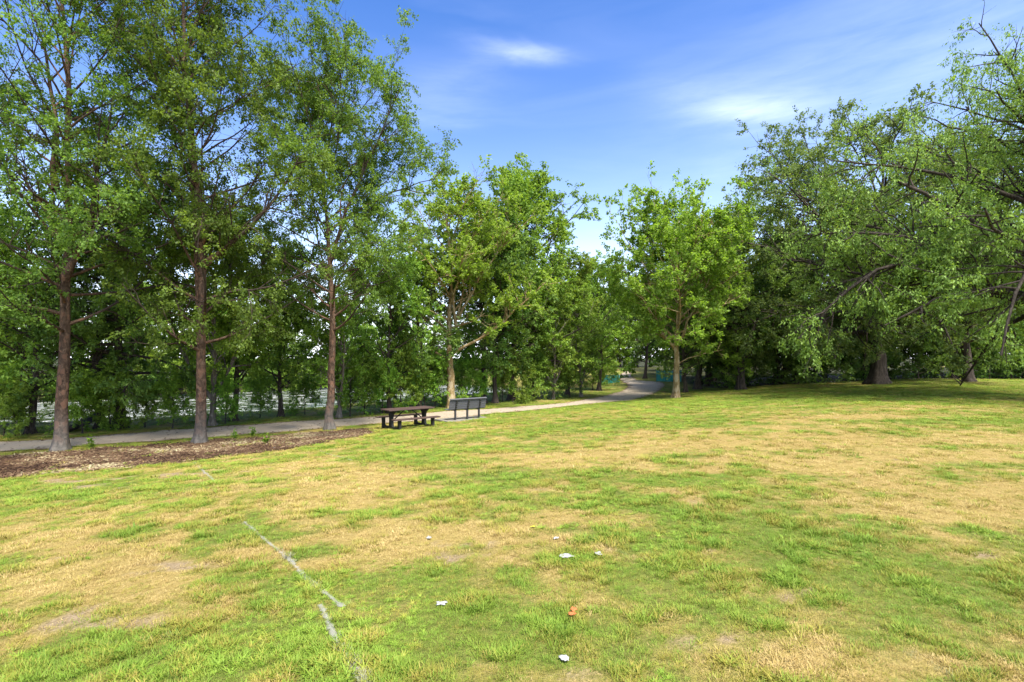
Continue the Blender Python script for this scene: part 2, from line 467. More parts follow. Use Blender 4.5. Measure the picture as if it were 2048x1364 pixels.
ground = link('ground', np_mesh('ground', np.c_[x, y, z], q, MATS['lawn'], True,
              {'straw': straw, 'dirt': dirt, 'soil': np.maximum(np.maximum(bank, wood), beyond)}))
tag(ground, kind='structure')

# gravel path
b = NB('path_gravel')
P = b.pos()
g1 = b.noise(55, 3, 0.7, P); g2 = b.noise(1.1, 4, 0.6, P); g3 = b.noise(170, 2, 0.5, P)
e = b.attr('edge')
c = b.ramp(g1, [(0.28, (0.202, 0.164, 0.118)), (0.5, (0.336, 0.276, 0.202)), (0.75, (0.459, 0.385, 0.290))])
c = b.mix(b.math('MULTIPLY', b.math('SUBTRACT', g2, 0.45, True), 2.2, True), c, (0.345, 0.294, 0.232))
ef = b.math('SUBTRACT', 1.0, b.math('MULTIPLY', b.math('ADD', e, b.math('MULTIPLY', b.math('SUBTRACT', g2, 0.5), 0.4)), 5.0), True)
c = b.mix(b.math('MULTIPLY', ef, 0.75), c, (0.157, 0.099, 0.048))
MATS['gravel'] = b.finish(b.principled(c, 0.95, b.bump(b.math('ADD', g1, g3), 0.8, 0.02), 0.15))
pm, PA2, PB2 = strip_mesh('path', PA, PB, 17, MATS['gravel'], 0.012, 0.26)
tag(link('path', pm), kind='structure')

# mulch bed under the birch row
b = NB('mulch')
P = b.pos()
m1 = b.noise(24, 5, 0.7, P, 0.8); m2 = b.noise(1.4, 4, 0.6, P); m3 = b.noise(60, 2, 0.6, P)
c = b.ramp(m1, [(0.30, (0.027, 0.017, 0.011)), (0.52, (0.091, 0.054, 0.031)), (0.74, (0.196, 0.131, 0.075))])
c = b.mix(b.math('MULTIPLY', b.math('SUBTRACT', m2, 0.50, True), 4.0, True), c, b.ramp(m1, [(0.3, (0.107, 0.079, 0.039)), (0.7, (0.297, 0.244, 0.126))]))
MATS['mulch'] = b.finish(b.principled(c, 0.95, b.bump(m1, 1.0, 0.05), 0.1))
mm, MA2, MB2 = strip_mesh('mulch_bed', MA, MB, 15, MATS['mulch'], 0.016, 0.5, 21)
tag(link('mulch_bed', mm), kind='structure')

# pond
b = NB('pond_water')
P = b.pos()
w1 = b.noise(2.6, 4, 0.6, b.mapping(P, (1.0, 1.7, 1.0)), 0.4); w2 = b.noise(13, 3, 0.6, P)
sx_ = b.node('ShaderNodeSeparateXYZ', {'Vector': P}).outputs
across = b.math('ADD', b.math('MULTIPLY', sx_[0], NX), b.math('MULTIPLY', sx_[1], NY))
near = b.math('SUBTRACT', 1.0, b.math('DIVIDE', b.math('SUBTRACT', across, 35.5, True), 5.0), True)     # pale band near this shore: floating pollen with sky glints painted into its colour
scum_glint = b.math('MULTIPLY', b.math('MULTIPLY', b.math('SUBTRACT', b.noise(0.7, 6, 0.75, b.mapping(P, (1, 2.0, 1)), 0.5), 0.515, True), 14.0, True), near)
nb = b.bump(b.math('ADD', w1, b.math('MULTIPLY', w2, 0.25)), 0.55, 0.06)
wat = b.node('ShaderNodeBsdfPrincipled', {'Base Color': (0.020, 0.026, 0.014), 'Roughness': 0.06, 'IOR': 1.33, 'Normal': nb}).outputs[0]
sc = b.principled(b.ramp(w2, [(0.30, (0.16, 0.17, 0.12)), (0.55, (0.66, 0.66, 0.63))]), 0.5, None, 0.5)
ms = b.node('ShaderNodeMixShader', {'Fac': b.math('MULTIPLY', scum_glint, 0.85)})
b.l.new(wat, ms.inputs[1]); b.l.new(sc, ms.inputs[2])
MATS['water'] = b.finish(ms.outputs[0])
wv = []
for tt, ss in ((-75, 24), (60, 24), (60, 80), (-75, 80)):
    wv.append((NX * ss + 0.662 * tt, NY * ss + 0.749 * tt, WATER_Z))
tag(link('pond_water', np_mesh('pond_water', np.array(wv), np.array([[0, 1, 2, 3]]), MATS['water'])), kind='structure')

# ------------------------------------------------------------------ tree generator (vectorised)
def norm(v):
    return v / np.maximum(1e-9, np.linalg.norm(v, axis=-1, keepdims=True))
def grow(rng, p0, d, L, nseg, wob, trop):
    """Batch of branches: start, direction, length -> (N, nseg+1, 3) points."""
    N = len(p0); pts = np.empty((N, nseg + 1, 3)); pts[:, 0] = p0
    d = norm(d); trop = np.broadcast_to(np.asarray(trop, float), (N,))
    for k in range(nseg):
        d = norm(d + rng.normal(0, wob, (N, 3)) + np.c_[np.zeros(N), np.zeros(N), trop])
        pts[:, k + 1] = pts[:, k] + d * (L / nseg)[:, None]
    return pts
def kids(rng, pts, L, dens, f0, f1):
    N, K, _ = pts.shape
    n = np.maximum(1, np.round(L * dens * (f1 - f0) + rng.random(N) * 0.8)).astype(int)
    i = np.repeat(np.arange(N), n)
    f = f0 + (f1 - f0) * rng.random(len(i))
    k = np.minimum(K - 1.001, f * (K - 1)); a = np.floor(k).astype(int); w = (k - a)[:, None]
    p = pts[i, a] * (1 - w) + pts[i, a + 1] * w
    t = norm(pts[i, a + 1] - pts[i, a])
    return i, f, p, t
def sidedir(rng, t, ang, flat=0.6, up=0.0):
    r = rng.normal(0, 1, t.shape); r[:, 2] *= flat
    r = norm(r - (r * t).sum(1, keepdims=True) * t)
    d = np.cos(ang)[:, None] * t + np.sin(ang)[:, None] * r
    d[:, 2] += up
    return norm(d)
def tubes(pts, rad, sides):
    N, K, _ = pts.shape
    t = np.empty_like(pts); t[:, 1:-1] = pts[:, 2:] - pts[:, :-2]; t[:, 0] = pts[:, 1] - pts[:, 0]; t[:, -1] = pts[:, -1] - pts[:, -2]
    t = norm(t)
    m = norm(pts[:, -1] - pts[:, 0]); ref = np.zeros((N, 3)); ref[np.arange(N), np.argmin(np.abs(m), 1)] = 1
    u = norm(np.cross(t, ref[:, None, :])); v = np.cross(t, u)
    a = np.linspace(0, 2 * PI, sides, endpoint=False)
    V = pts[:, :, None, :] + rad[:, :, None, None] * (np.cos(a)[None, None, :, None] * u[:, :, None, :] + np.sin(a)[None, None, :, None] * v[:, :, None, :])
    idx = np.arange(N * K * sides).reshape(N, K, sides)
    nx = np.roll(idx, -1, axis=2)
    q = np.stack([idx[:, :-1], nx[:, :-1], nx[:, 1:], idx[:, 1:]], -1).reshape(-1, 4)
    return V.reshape(-1, 3), q
class Acc:
    def __init__(self): self.v = []; self.f = []; self.n = 0
    def add(self, vq):
        self.v.append(vq[0]); self.f.append(vq[1] + self.n); self.n += len(vq[0])
    def out(self): return np.concatenate(self.v), np.concatenate(self.f)
def smooth_line(P, n):
    P = np.asarray(P, float)
    if len(P) < 3:
        f = np.linspace(0, 1, n)[:, None]; return P[0] * (1 - f) + P[-1] * f
    d = np.r_[0, np.cumsum(np.linalg.norm(P[1:] - P[:-1], axis=1))]
    t = np.linspace(0, d[-1], n)
    Q = np.c_[[np.interp(t, d, P[:, i]) for i in range(3)]].T
    for _ in range(3): Q[1:-1] = (Q[:-2] + 2 * Q[1:-1] + Q[2:]) / 4
    return Q

def leaves(rng, tw, tl, per, size, droop, jitter, aspect=0.62):
    """Folded leaf faces along twigs tw (N,K,3)."""
    N, K, _ = tw.shape
    i = np.repeat(np.arange(N), per); M = len(i)
    f = rng.random(M) ** 0.8
    k = np.minimum(K - 1.001, f * (K - 1)); a = np.floor(k).astype(int); w = (k - a)[:, None]
    p = tw[i, a] * (1 - w) + tw[i, a + 1] * w + rng.normal(0, jitter, (M, 3))
    t = norm(tw[i, a + 1] - tw[i, a])
    ax = norm(t * 0.6 + rng.normal(0, 0.75, (M, 3)) + np.array([0, 0, -droop]))
    up = norm(np.array([0, 0, 1.0]) + rng.normal(0, 0.65, (M, 3)))
    sd = norm(np.cross(ax, up)); nn = np.cross(sd, ax)
    l = size * rng.uniform(0.5, 1.4, M)[:, None]
    wd = l * aspect * 0.5
    b0 = p; tip = p + ax * l
    mid = p + ax * l * 0.45 + nn * l * 0.10
    V = np.stack([b0, mid + sd * wd, tip, mid - sd * wd], 1).reshape(-1, 3)
    q = np.arange(M * 4).reshape(M, 4)
    lv = np.repeat(np.clip(rng.normal(0.45, 0.27, M) + 0.18 * np.repeat(rng.normal(0, 1, N), per), 0, 1), 4)
    return V, q, lv

def make_tree(name, seed, H, r0, crown0, radius, prof, n1, ang=(70, 30), trop1=0.03, wob=0.09,
              d2=1.0, k2=0.42, d3=1.6, k3=0.4, twig=(0.5, 3.2), leaf=(0.12, 8), droop=0.5, twig_droop=-0.05,
              line=None, limbs=(), zmin=None, flare=1.7, bark='bark_dark', leafm='leaf_mid', keep=0.85,
              lopsided=(0, 0), flat=0.6, aspect=0.62, sides=12, stems=(), limb_r=0.45, tw_up=0.05, top_open=0.0, bare=0, inner=0.35, dense=(1.7, 1.6, 1.35, 1.6)):
    rng = np.random.default_rng(seed)
    d2, d3, k2, k3 = d2 * dense[0], d3 * dense[1], k2 * 1.1, k3 * 1.2
    twig = (twig[0], twig[1] * dense[2]); leaf = (leaf[0], int(round(leaf[1] * dense[3])))
    acc = Acc()
    if line is None:
        line = [(0, 0, 0), (rng.normal(0, .012) * H, rng.normal(0, .012) * H, H * .35), (rng.normal(0, .02) * H, rng.normal(0, .02) * H, H * .7), (rng.normal(0, .03) * H, rng.normal(0, .03) * H, H)]
    K = 26
    tr = smooth_line(line, K)
    tr[1:] += rng.normal(0, r0 * 0.10, (K - 1, 3)) * np.array([1, 1, 0])
    zf = np.linspace(0, 1, K)
    base = tr.copy(); base[0, 2] -= 0.25
    # a denser root flare
    foot = np.array([tr[0] * (1 - f) + tr[1] * f for f in (0.0, 0.12, 0.28, 0.55)])
    full = np.concatenate([foot, tr[1:]]); full[0, 2] -= 0.22
    hz = np.concatenate([np.array([0.0, 0.12, 0.28, 0.55]) / (K - 1), zf[1:]]) * H
    rr = r0 * (1 - 0.93 * (hz / H) ** 0.85) + r0 * (flare - 1) * np.exp(-hz / (r0 * 1.25))
    V, q = tubes(full[None], rr[None], sides * 2)
    # root buttresses and bark unevenness
    ai = np.arange(len(V)) % (sides * 2) / (sides * 2) * 2 * PI
    ri = np.repeat(np.arange(len(full)), sides * 2)
    lob = 1 + 0.16 * np.exp(-hz[ri] / (r0 * 1.6)) * np.sin(ai * 5 + seed) + 0.05 * np.sin(ai * 3 + hz[ri] * 1.3 + seed) + rng.normal(0, 0.028, len(V))
    V = full[ri] + (V - full[ri]) * lob[:, None]
    acc.add((V, q))
    allpts = [full]
    mains = []                                                       # (pts K=9, length, base radius)
    for L in list(stems) + list(limbs):
        P = smooth_line(L['p'], 9); P[1:-1] += rng.normal(0, 0.03, (7, 3))
        ln = np.linalg.norm(P[1:] - P[:-1], axis=1).sum()
        mains.append((P, ln, L['r']))
    if n1:
        h = (np.arange(n1) + rng.random(n1)) / n1
        zz = crown0 + (0.97 * H - crown0) * h
        fk = zz / H * (K - 1); a = np.minimum(K - 2, np.floor(fk).astype(int)); w = (fk - a)[:, None]
        p0 = tr[a] * (1 - w) + tr[a + 1] * w
        az = np.arange(n1) * 2.39996 + rng.normal(0, 0.35, n1) + seed
        an = np.radians(ang[0] + (ang[1] - ang[0]) * h + rng.normal(0, 7, n1))
        Ls = radius * prof(h) * rng.uniform(0.72, 1.15, n1)
        lop = 1 + lopsided[0] * np.cos(az) + lopsided[1] * np.sin(az)
        Ls = np.maximum(0.4, Ls * lop)
        d = np.c_[np.sin(an) * np.cos(az), np.sin(an) * np.sin(az), np.cos(an)]
        pts1 = grow(rng, p0, d, Ls, 8, wob, trop1)
        rb = np.minimum(limb_r * r0 * (1 - 0.75 * zz / H), 0.030 * Ls ** 0.95 + 0.008)
    else:
        pts1 = np.zeros((0, 9, 3)); Ls = np.zeros(0); rb = np.zeros(0)
    if mains:
        pts1 = np.concatenate([pts1, np.stack([m[0] for m in mains])]); Ls = np.r_[Ls, [m[1] for m in mains]]; rb = np.r_[rb, [m[2] for m in mains]]
    tap = np.linspace(1, 0.22, 9)
    acc.add(tubes(pts1, rb[:, None] * tap[None] * np.r_[1.25, np.ones(8)][None], 7))
    # second order
    i, f, p, t = kids(rng, pts1, Ls, d2, 0.18, 1.0)
    L2 = k2 * (Ls[i] ** 0.85) * (1 - 0.55 * f) * rng.uniform(0.6, 1.2, len(i)) + 0.25
    an = np.radians(rng.uniform(32, 62, len(i)))
    pts2 = grow(rng, p, sidedir(rng, t, an, flat, tw_up), L2, 5, wob * 1.3, trop1 * 0.8)
    r2 = np.minimum(rb[i] * 0.55 * (1 - 0.6 * f), 0.020 * L2 + 0.004)
    if zmin is not None:
        ok = pts2[:, -1, 2] > zmin - 0.4; pts2, L2, r2 = pts2[ok], L2[ok], r2[ok]
    acc.add(tubes(pts2, r2[:, None] * np.linspace(1, 0.25, 6)[None], 5))
    # third order
    i, f, p, t = kids(rng, pts2, L2, d3, 0.15, 1.0)
    L3 = k3 * (L2[i] ** 0.8) * (1 - 0.4 * f) * rng.uniform(0.6, 1.25, len(i)) + 0.15
    an = np.radians(rng.uniform(30, 65, len(i)))
    pts3 = grow(rng, p, sidedir(rng, t, an, flat, tw_up), L3, 2, wob * 1.5, twig_droop)
    acc.add(tubes(pts3, (0.009 * L3 + 0.003)[:, None] * np.linspace(1, 0.3, 3)[None], 3))
    # twigs off orders 2 and 3 (and off the limb tips)
    tws = []
    for (pp, LL, f0, dm) in ((pts3, L3, 0.1, 1.0), (pts2, L2, 0.45, 0.6), (pts1, Ls, inner, 0.45)):
        if len(pp) == 0: continue
        i, f, p, t = kids(rng, pp, LL, twig[1] * dm, f0, 1.0)
        sel = rng.random(len(i)) < keep
        i, f, p, t = i[sel], f[sel], p[sel], t[sel]
        lt = twig[0] * rng.uniform(0.5, 1.3, len(i))
        an = np.radians(rng.uniform(20, 60, len(i)))
        tws.append(grow(rng, p, sidedir(rng, t, an, 0.7, 0.0), lt, 2, 0.16, twig_droop * 2.2))
    tw = np.concatenate(tws)
    if zmin is not None: tw = tw[tw[:, -1, 2] > zmin + rng.normal(0, 0.25, len(tw))]
    tw = tw[tw[:, :, 2].min(1) > 0.05]
    # clumps: thin out whole pockets so that the sky shows through
    c = tw[:, -1]
    pk = fbm(c[:, 0] * 0.9 + c[:, 2] * 0.5 + seed, c[:, 1] * 0.9 - c[:, 2] * 0.75, seed + 5, 2)
    tw = tw[pk > 0.36 + 0.10 * rng.random(len(tw)) - 0.06 + top_open]
    V, q, lv = leaves(rng, tw, None, leaf[1], leaf[0], droop, twig[0] * 0.12, aspect)
    lv = np.clip(lv + np.repeat((fbm(V[::4, 0] * 0.8, V[::4, 1] * 0.8 + V[::4, 2] * 0.8, seed + 8, 2) - 0.5) * 0.5, 4), 0, 1)
    if bare:                                                         # some leafless dead twigs
        i, f, p, t = kids(rng, pts1, Ls, 0.5 * bare, 0.5, 1.0)
        lb = rng.uniform(0.5, 1.4, len(i))
        pb = grow(rng, p, sidedir(rng, t, np.radians(rng.uniform(40, 80, len(i))), 0.8, 0), lb, 4, 0.22, -0.12)
        acc.add(tubes(pb, (0.008 * lb + 0.003)[:, None] * np.linspace(1, .4, 5)[None], 3))
    BV, BQ = acc.out()
    tm = np_mesh(name + '_trunk', BV, BQ, MATS[bark], True)
    cm = np_mesh(name + '_crown', V, q, MATS[leafm], False, {'lv': lv})
    return tm, cm
TREE_STATS = []
def plant(kind, meshes, loc, rz, scale, label, cat='tree', group=None, sx=1.0, leafm=None):
    o = empty(kind, loc, rz, scale)
    if sx != 1.0: o.scale = (scale * sx, scale * sx, scale)
    t = link('trunk', meshes[0], o); c = link('crown', meshes[1], o)
    if leafm:
        c.material_slots[0].link = 'OBJECT'; c.material_slots[0].material = MATS[leafm]
    tag(o, label, cat, group)
    TREE_STATS.append((kind, len(meshes[1].polygons), len(meshes[0].polygons)))
    return o
def prof_oval(h): return np.sin(PI * (0.14 + 0.80 * h)) ** 0.75
def prof_cone(h): return 0.25 + 0.85 * (1 - h) ** 0.9
def prof_dome(h): return np.sqrt(np.clip(1 - (h * 0.92) ** 2, 0, 1)) + 0.05
def prof_vase(h): return 0.55 + 0.5 * np.sin(PI * h)
def limb(u0, v0, Y, pix, r):
    """Limb from photo measurements: offsets in pixels at depth Y, plus depth offsets in metres."""
    k = Y / F
    return {'p': [((u - u0) * k, dy, (v0 - v) * k) for (u, v, dy) in pix], 'r': r}

# --- three river birches in the mulch bed
B1, B2, B3 = spot(120, 902), spot(399, 886), spot(660, 859)
def prof_birch(h): return 0.30 + 0.78 * np.sin(PI * np.clip(0.22 + 0.72 * h, 0, 1)) ** 0.8
BIRCH = dict(top_open=0.065, inner=0.12, dense=(1.8, 1.8, 1.5, 3.6), prof=prof_birch, ang=(70, 26), trop1=0.035, wob=0.10, d2=1.15, k2=0.42, d3=1.9, k3=0.42, twig=(0.42, 3.6),
             leaf=(0.078, 8), droop=0.8, twig_droop=-0.10, bark='bark_birch', leafm='leaf_birch', flat=0.8, aspect=0.66, flare=1.65, limb_r=0.34)
m1 = make_tree('birch_a', 11, 16.5, 0.170, 3.4, 4.7, n1=50, zmin=2.9, **BIRCH,
               limbs=[limb(120, 902, B1.y, [(128, 560, 0), (165, 520, .1), (215, 340, -.3), (260, 200, -.6)], 0.10),
                      limb(120, 902, B1.y, [(118, 480, 0), (60, 380, .2), (-40, 280, .6)], 0.07),
                      limb(120, 902, B1.y, [(112, 380, 0), (100, 200, .2), (60, 40, .2)], 0.09)])
plant('river_birch', m1, B1, 0.0, 1.0, 'leftmost river birch with shaggy brown trunk in the mulch bed', group='river birches in the mulch bed')
m2 = make_tree('birch_b', 23, 17.5, 0.160, 2.9, 4.6, n1=52, zmin=2.6, **BIRCH,
               limbs=[limb(399, 886, B2.y, [(402, 690, 0), (388, 600, .15), (380, 420, .3), (360, 200, .4), (350, 60, .4)], 0.11),
                      limb(399, 886, B2.y, [(418, 520, 0), (470, 490, -.1), (560, 420, -.4), (620, 330, -.8)], 0.085)])
plant('river_birch', m2, B2, 0.0, 1.0, 'middle river birch of the three, reddish trunk half hidden by low leaves', group='river birches in the mulch bed')
m3 = make_tree('birch_c', 37, 14.0, 0.155, 3.6, 4.9, n1=50, zmin=3.0, **BIRCH,
               limbs=[limb(660, 859, B3.y, [(652, 560, 0), (690, 430, -.2), (760, 300, -.4), (800, 200, -.4)], 0.08),
                      limb(660, 859, B3.y, [(652, 470, 0), (700, 420, .3), (800, 370, .3), (872, 352, .3)], 0.055)])
plant('river_birch', m3, B3, 0.0, 1.0, 'river birch nearest the picnic table, at the right end of the mulch bed', group='river birches in the mulch bed')

# --- plane tree by the bench and its twin on the right of the path
A4 = spot(903, 816)
PL = dict(prof=prof_vase, ang=(72, 26), trop1=0.03, wob=0.11, d2=1.2, k2=0.45, d3=1.8, k3=0.42, twig=(0.45, 3.2), leaf=(0.118, 9), dense=(1.8, 1.7, 1.4, 2.8),
          droop=0.35, twig_droop=-0.02, bark='bark_plane', leafm='leaf_plane', aspect=0.85, flat=0.7, flare=1.45, limb_r=0.42)
k = 816
m4 = make_tree('plane_a', 41, 10.9, 0.235, 3.9, 4.9, n1=26, zmin=3.6, **PL, keep=0.62, top_open=0.05,
               limbs=[limb(903, k, A4.y, [(903, 708, 0), (925, 690, -.1), (985, 668, -.4), (1040, 612, -.8), (1100, 560, -1.2)], 0.085),
                      limb(903, k, A4.y, [(901, 722, 0), (885, 708, -.2), (858, 700, -.5), (820, 690, -.8)], 0.06),
                      limb(903, k, A4.y, [(904, 668, 0), (870, 640, .3), (840, 620, .6), (800, 580, .9)], 0.07),
                      limb(903, k, A4.y, [(912, 650, 0), (900, 540, -.3), (898, 430, -.5)], 0.085),
                      limb(903, k, A4.y, [(915, 640, 0), (960, 560, -.6), (1020, 480, -1.2), (1060, 450, -1.5)], 0.075),
                      limb(903, k, A4.y, [(915, 640, 0), (935, 540, .4), (950, 420, .8)], 0.07)])
plant('plane_tree', m4, A4, 0.0, 1.0, 'plane tree with pale mottled trunk rising behind the grey bench', group='plane trees by the path')
A5 = spot(1352, 796)
k = 796
m5 = make_tree('plane_b', 53, 9.2, 0.215, 3.0, 5.8, n1=32, zmin=2.6, **PL, keep=0.8, top_open=0.04,
               limbs=[limb(1352, k, A5.y, [(1352, 700, 0), (1320, 670, -.2), (1290, 610, -.5), (1255, 560, -.8)], 0.07),
                      limb(1352, k, A5.y, [(1351, 702, 0), (1330, 680, .3), (1312, 600, .5), (1290, 500, .8)], 0.065),
                      limb(1352, k, A5.y, [(1356, 690, 0), (1372, 640, -.4), (1395, 590, -.8), (1430, 510, -1.1)], 0.07),
                      limb(1352, k, A5.y, [(1356, 728, 0), (1372, 716, -.3), (1400, 707, -.5), (1435, 700, -.8)], 0.04),
                      limb(1352, k, A5.y, [(1353, 690, 0), (1350, 590, -.6), (1345, 480, -1.0)], 0.075)])
plant('plane_tree', m5, A5, 0.0, 1.0, 'bright green plane tree standing alone right of the path bend', group='plane trees by the path')

# --- old oak on the lawn
A6 = spot(1757, 768)
k = 768
def prof_oak(h): return np.clip(1 - h, 0, 1) ** 0.65 * 0.95 + 0.12
OK_ = dict(prof=prof_oak, ang=(84, 20), dense=(1.7, 1.6, 1.35, 2.6), trop1=0.02, wob=0.13, d2=0.95, k2=0.50, d3=1.35, k3=0.45, twig=(0.55, 2.5), leaf=(0.165, 7),
           droop=0.35, twig_droop=-0.03, bark='bark_oak', leafm='leaf_oak', aspect=0.6, flat=0.55, flare=1.9, limb_r=0.40)
m6 = make_tree('oak', 67, 16.6, 0.46, 3.0, 13.0, n1=38, zmin=0.9, **OK_,
               limbs=[{'p': [(0, 0, 3.4), (-2.2, -1.8, 4.6), (-4.6, -3.6, 4.2), (-6.0, -4.6, 1.8)], 'r': 0.16},
                      {'p': [(0, 0, 3.6), (-3.0, -.6, 5.2), (-6.5, -1.5, 5.6), (-9.8, -2.0, 4.2)], 'r': 0.18},
                      {'p': [(0, 0, 3.6), (.4, -2.4, 5.0), (.2, -5.0, 4.6), (-.6, -6.8, 2.6)], 'r': 0.15}],
                keep=0.95, top_open=0.0, inner=0.2, lopsided=(-0.22, -0.05))
plant('oak_tree', m6, A6, 0.0, 1.0, 'huge old oak with broad flared trunk at the edge of the lawn', group=None)
# --- big drooping tree whose trunk stands just right of the view
A7 = Vector((24.0, 22.0, float(height(24.0, 22.0))))
m7 = make_tree('ash', 71, 13.4, 0.46, 3.4, 12.6, prof=prof_oak, n1=46, ang=(66, 22), trop1=-0.045, wob=0.13, d2=0.95, k2=0.5, d3=1.5, k3=0.42,
               twig=(0.6, 2.7), leaf=(0.13, 11), droop=1.0, twig_droop=-0.16, bark='bark_oak', leafm='leaf_right', aspect=0.42, flat=0.6, zmin=0.8,
               limbs=[{'p': [(0, 0, 3.6), (-1.6, -.2, 5.2), (-4.5, -.5, 7.6), (-8.0, -.8, 9.0)], 'r': 0.24},
                      {'p': [(0, 0, 3.4), (-2.5, -.6, 4.4), (-6.0, -1.4, 4.7), (-9.3, -1.8, 3.0)], 'r': 0.14},
                      {'p': [(0, 0, 4.6), (-3.5, .6, 6.4), (-8.0, 1.2, 6.2), (-10.8, 1.6, 2.6)], 'r': 0.15},
                      {'p': [(0, 0, 4.2), (-2.6, -1.8, 6.0), (-5.6, -3.4, 5.2), (-7.0, -4.2, 1.8)], 'r': 0.13},
                      {'p': [(0, 0, 5.0), (-3.0, 2.4, 7.0), (-6.6, 4.2, 6.4), (-8.6, 5.0, 2.4)], 'r': 0.14}], bare=1.0, top_open=0.0)
plant('ash_tree', m7, A7, 0.0, 1.0, 'large drooping tree at the right edge, pale dead twigs under its leaves')

# --- wood variants shared by copies
WV = {}
WV['bank_a'] = make_tree('bank_a', 101, 9.0, 0.15, 1.4, 3.9, dense=(1.8,1.8,1.5,2.2), prof=prof_oval, n1=32, ang=(75, 25), leaf=(0.135, 10), twig=(0.45, 3.0), d2=1.2, d3=1.6, zmin=1.2, leafm='leaf_mid')
WV['bank_b'] = make_tree('bank_b', 103, 7.5, 0.13, 1.2, 3.6, dense=(1.8,1.8,1.5,2.2), prof=prof_vase, n1=20, ang=(62, 25), leaf=(0.13, 10), twig=(0.45, 3.0), d2=1.2, d3=1.6, zmin=1.3, leafm='leaf_fresh', bark='bark_grey',
                         limbs=[{'p': [(0, 0, 1.2), (.6, .1, 2.2), (1.3, .2, 4.0), (1.7, .3, 5.8)], 'r': 0.085}, {'p': [(0, 0, 1.1), (-.6, -.1, 2.0), (-1.4, .2, 3.5), (-1.8, .3, 5.3)], 'r': 0.08}])
WV['tall_a'] = make_tree('tall_a', 107, 16.5, 0.30, 2.2, 5.6, dense=(1.7,1.7,1.5,2.2), prof=prof_oval, n1=46, ang=(78, 25), leaf=(0.17, 9), twig=(0.5, 2.6), d2=1.1, d3=1.5, zmin=1.6, leafm='leaf_deep')
WV['tall_b'] = make_tree('tall_b', 109, 14.0, 0.24, 2.2, 5.2, dense=(1.7,1.7,1.5,2.2), prof=prof_vase, n1=40, ang=(70, 22), leaf=(0.17, 9), twig=(0.5, 2.6), d2=1.1, d3=1.5, zmin=2.0, leafm='leaf_mid')
WV['shrub'] = make_tree('shrub', 113, 2.4, 0.035, 0.15, 1.4, prof=prof_dome, n1=16, ang=(75, 20), leaf=(0.10, 12), twig=(0.3, 5.0), d2=2.4, d3=2.4, k2=0.5, leafm='leaf_mid', sides=6)
WV['shrub_b'] = make_tree('shrub_b', 127, 3.4, 0.045, 0.2, 1.7, prof=prof_oval, n1=20, ang=(65, 20), leaf=(0.11, 12), twig=(0.32, 4.4), d2=2.2, d3=2.2, k2=0.5, leafm='leaf_fresh', sides=6)
WV['far'] = make_tree('far', 131, 11.0, 0.18, 0.8, 5.0, dense=(1.7,1.7,1.5,2.4), prof=prof_dome, n1=26, ang=(80, 22), leaf=(0.28, 7), twig=(0.6, 1.9), d2=1.0, d3=1.3, leafm='leaf_mid', sides=6)
WV['fir'] = make_tree('fir', 137, 13.0, 0.22, 1.6, 3.4, dense=(1.7,1.7,1.5,2.0), prof=prof_cone, n1=54, ang=(88, 60), trop1=-0.01, leaf=(0.16, 8), twig=(0.4, 2.8), d2=1.3, d3=1.6, k2=0.38, droop=0.5, leafm='leaf_deep', zmin=1.4, aspect=0.4)

rngp = np.random.default_rng(5)
def P3(u, v): return spot(u, v)
def put(kind, var, u, v, scale, label, group=None, rz=None, leafm=None, cat='tree', sx=1.0):
    p = spot(u, v)
    return plant(kind, WV[var], p, rngp.uniform(0, 6.28) if rz is None else rz, scale, label, cat, group, sx, leafm)
G1 = 'trees between path and pond'
put('conifer', 'fir', 240, 858, 0.85, 'dark conifer with thick leaning trunk behind the path, right of the leftmost birch', G1)
put('bank_tree', 'tall_a', 201, 857, 0.52, 'dark slim trunk beside the leaning conifer on the pond bank', G1)
put('forked_tree', 'bank_b', 425, 851, 0.95, 'low forked tree behind the middle birch', G1, rz=0.3)
put('bank_tree', 'bank_a', 468, 842, 0.9, 'slim dark tree just right of the low forked tree', G1, leafm='leaf_fresh')
put('bank_tree', 'tall_b', 562, 834, 0.50, 'tree with bent trunk midway between the middle and right birches', G1, leafm='leaf_mid')
put('forked_tree', 'bank_b', 678, 836, 0.85, 'small forked tree right behind the right birch trunk', G1, rz=2.2, leafm='leaf_mid')
put('bank_tree', 'bank_a', 778, 826, 0.80, 'leafy low tree behind the picnic table', G1, leafm='leaf_mid')
put('bank_tree', 'bank_a', 838, 819, 0.85, 'dense green tree between picnic table and plane tree', G1, leafm='leaf_deep')
put('bank_tree', 'tall_a', 966, 806, 0.60, 'dark trunk just right of the grey bench', G1)
put('bank_tree', 'bank_a', 990, 806, 1.05, 'slender brown trunk beside the dark one right of the bench', G1, leafm='leaf_deep')
put('tall_tree', 'tall_a', 1060, 797, 0.92, 'tallest tree behind the plane tree, thick dark trunk', G1, sx=1.1, leafm='leaf_mid')
put('bank_tree', 'bank_b', 1107, 799, 0.80, 'small tree with pale base beside the thick dark trunk', G1, leafm='leaf_mid')
put('bank_tree', 'bank_b', 1163, 794, 0.85, 'round small tree left of the path bend', G1, leafm='leaf_mid')
put('bank_tree', 'bank_a', 1198, 781, 1.10, 'slim tree with light brown trunk at the path bend', G1, leafm='leaf_fresh')
put('bank_tree', 'bank_a', 60, 868, 0.85, 'leafy tree on the bank at the left edge, before the pond', G1, leafm='leaf_mid')
put('bank_tree', 'tall_b', -90, 870, 0.6, 'tree partly outside the left edge, behind the path', G1)
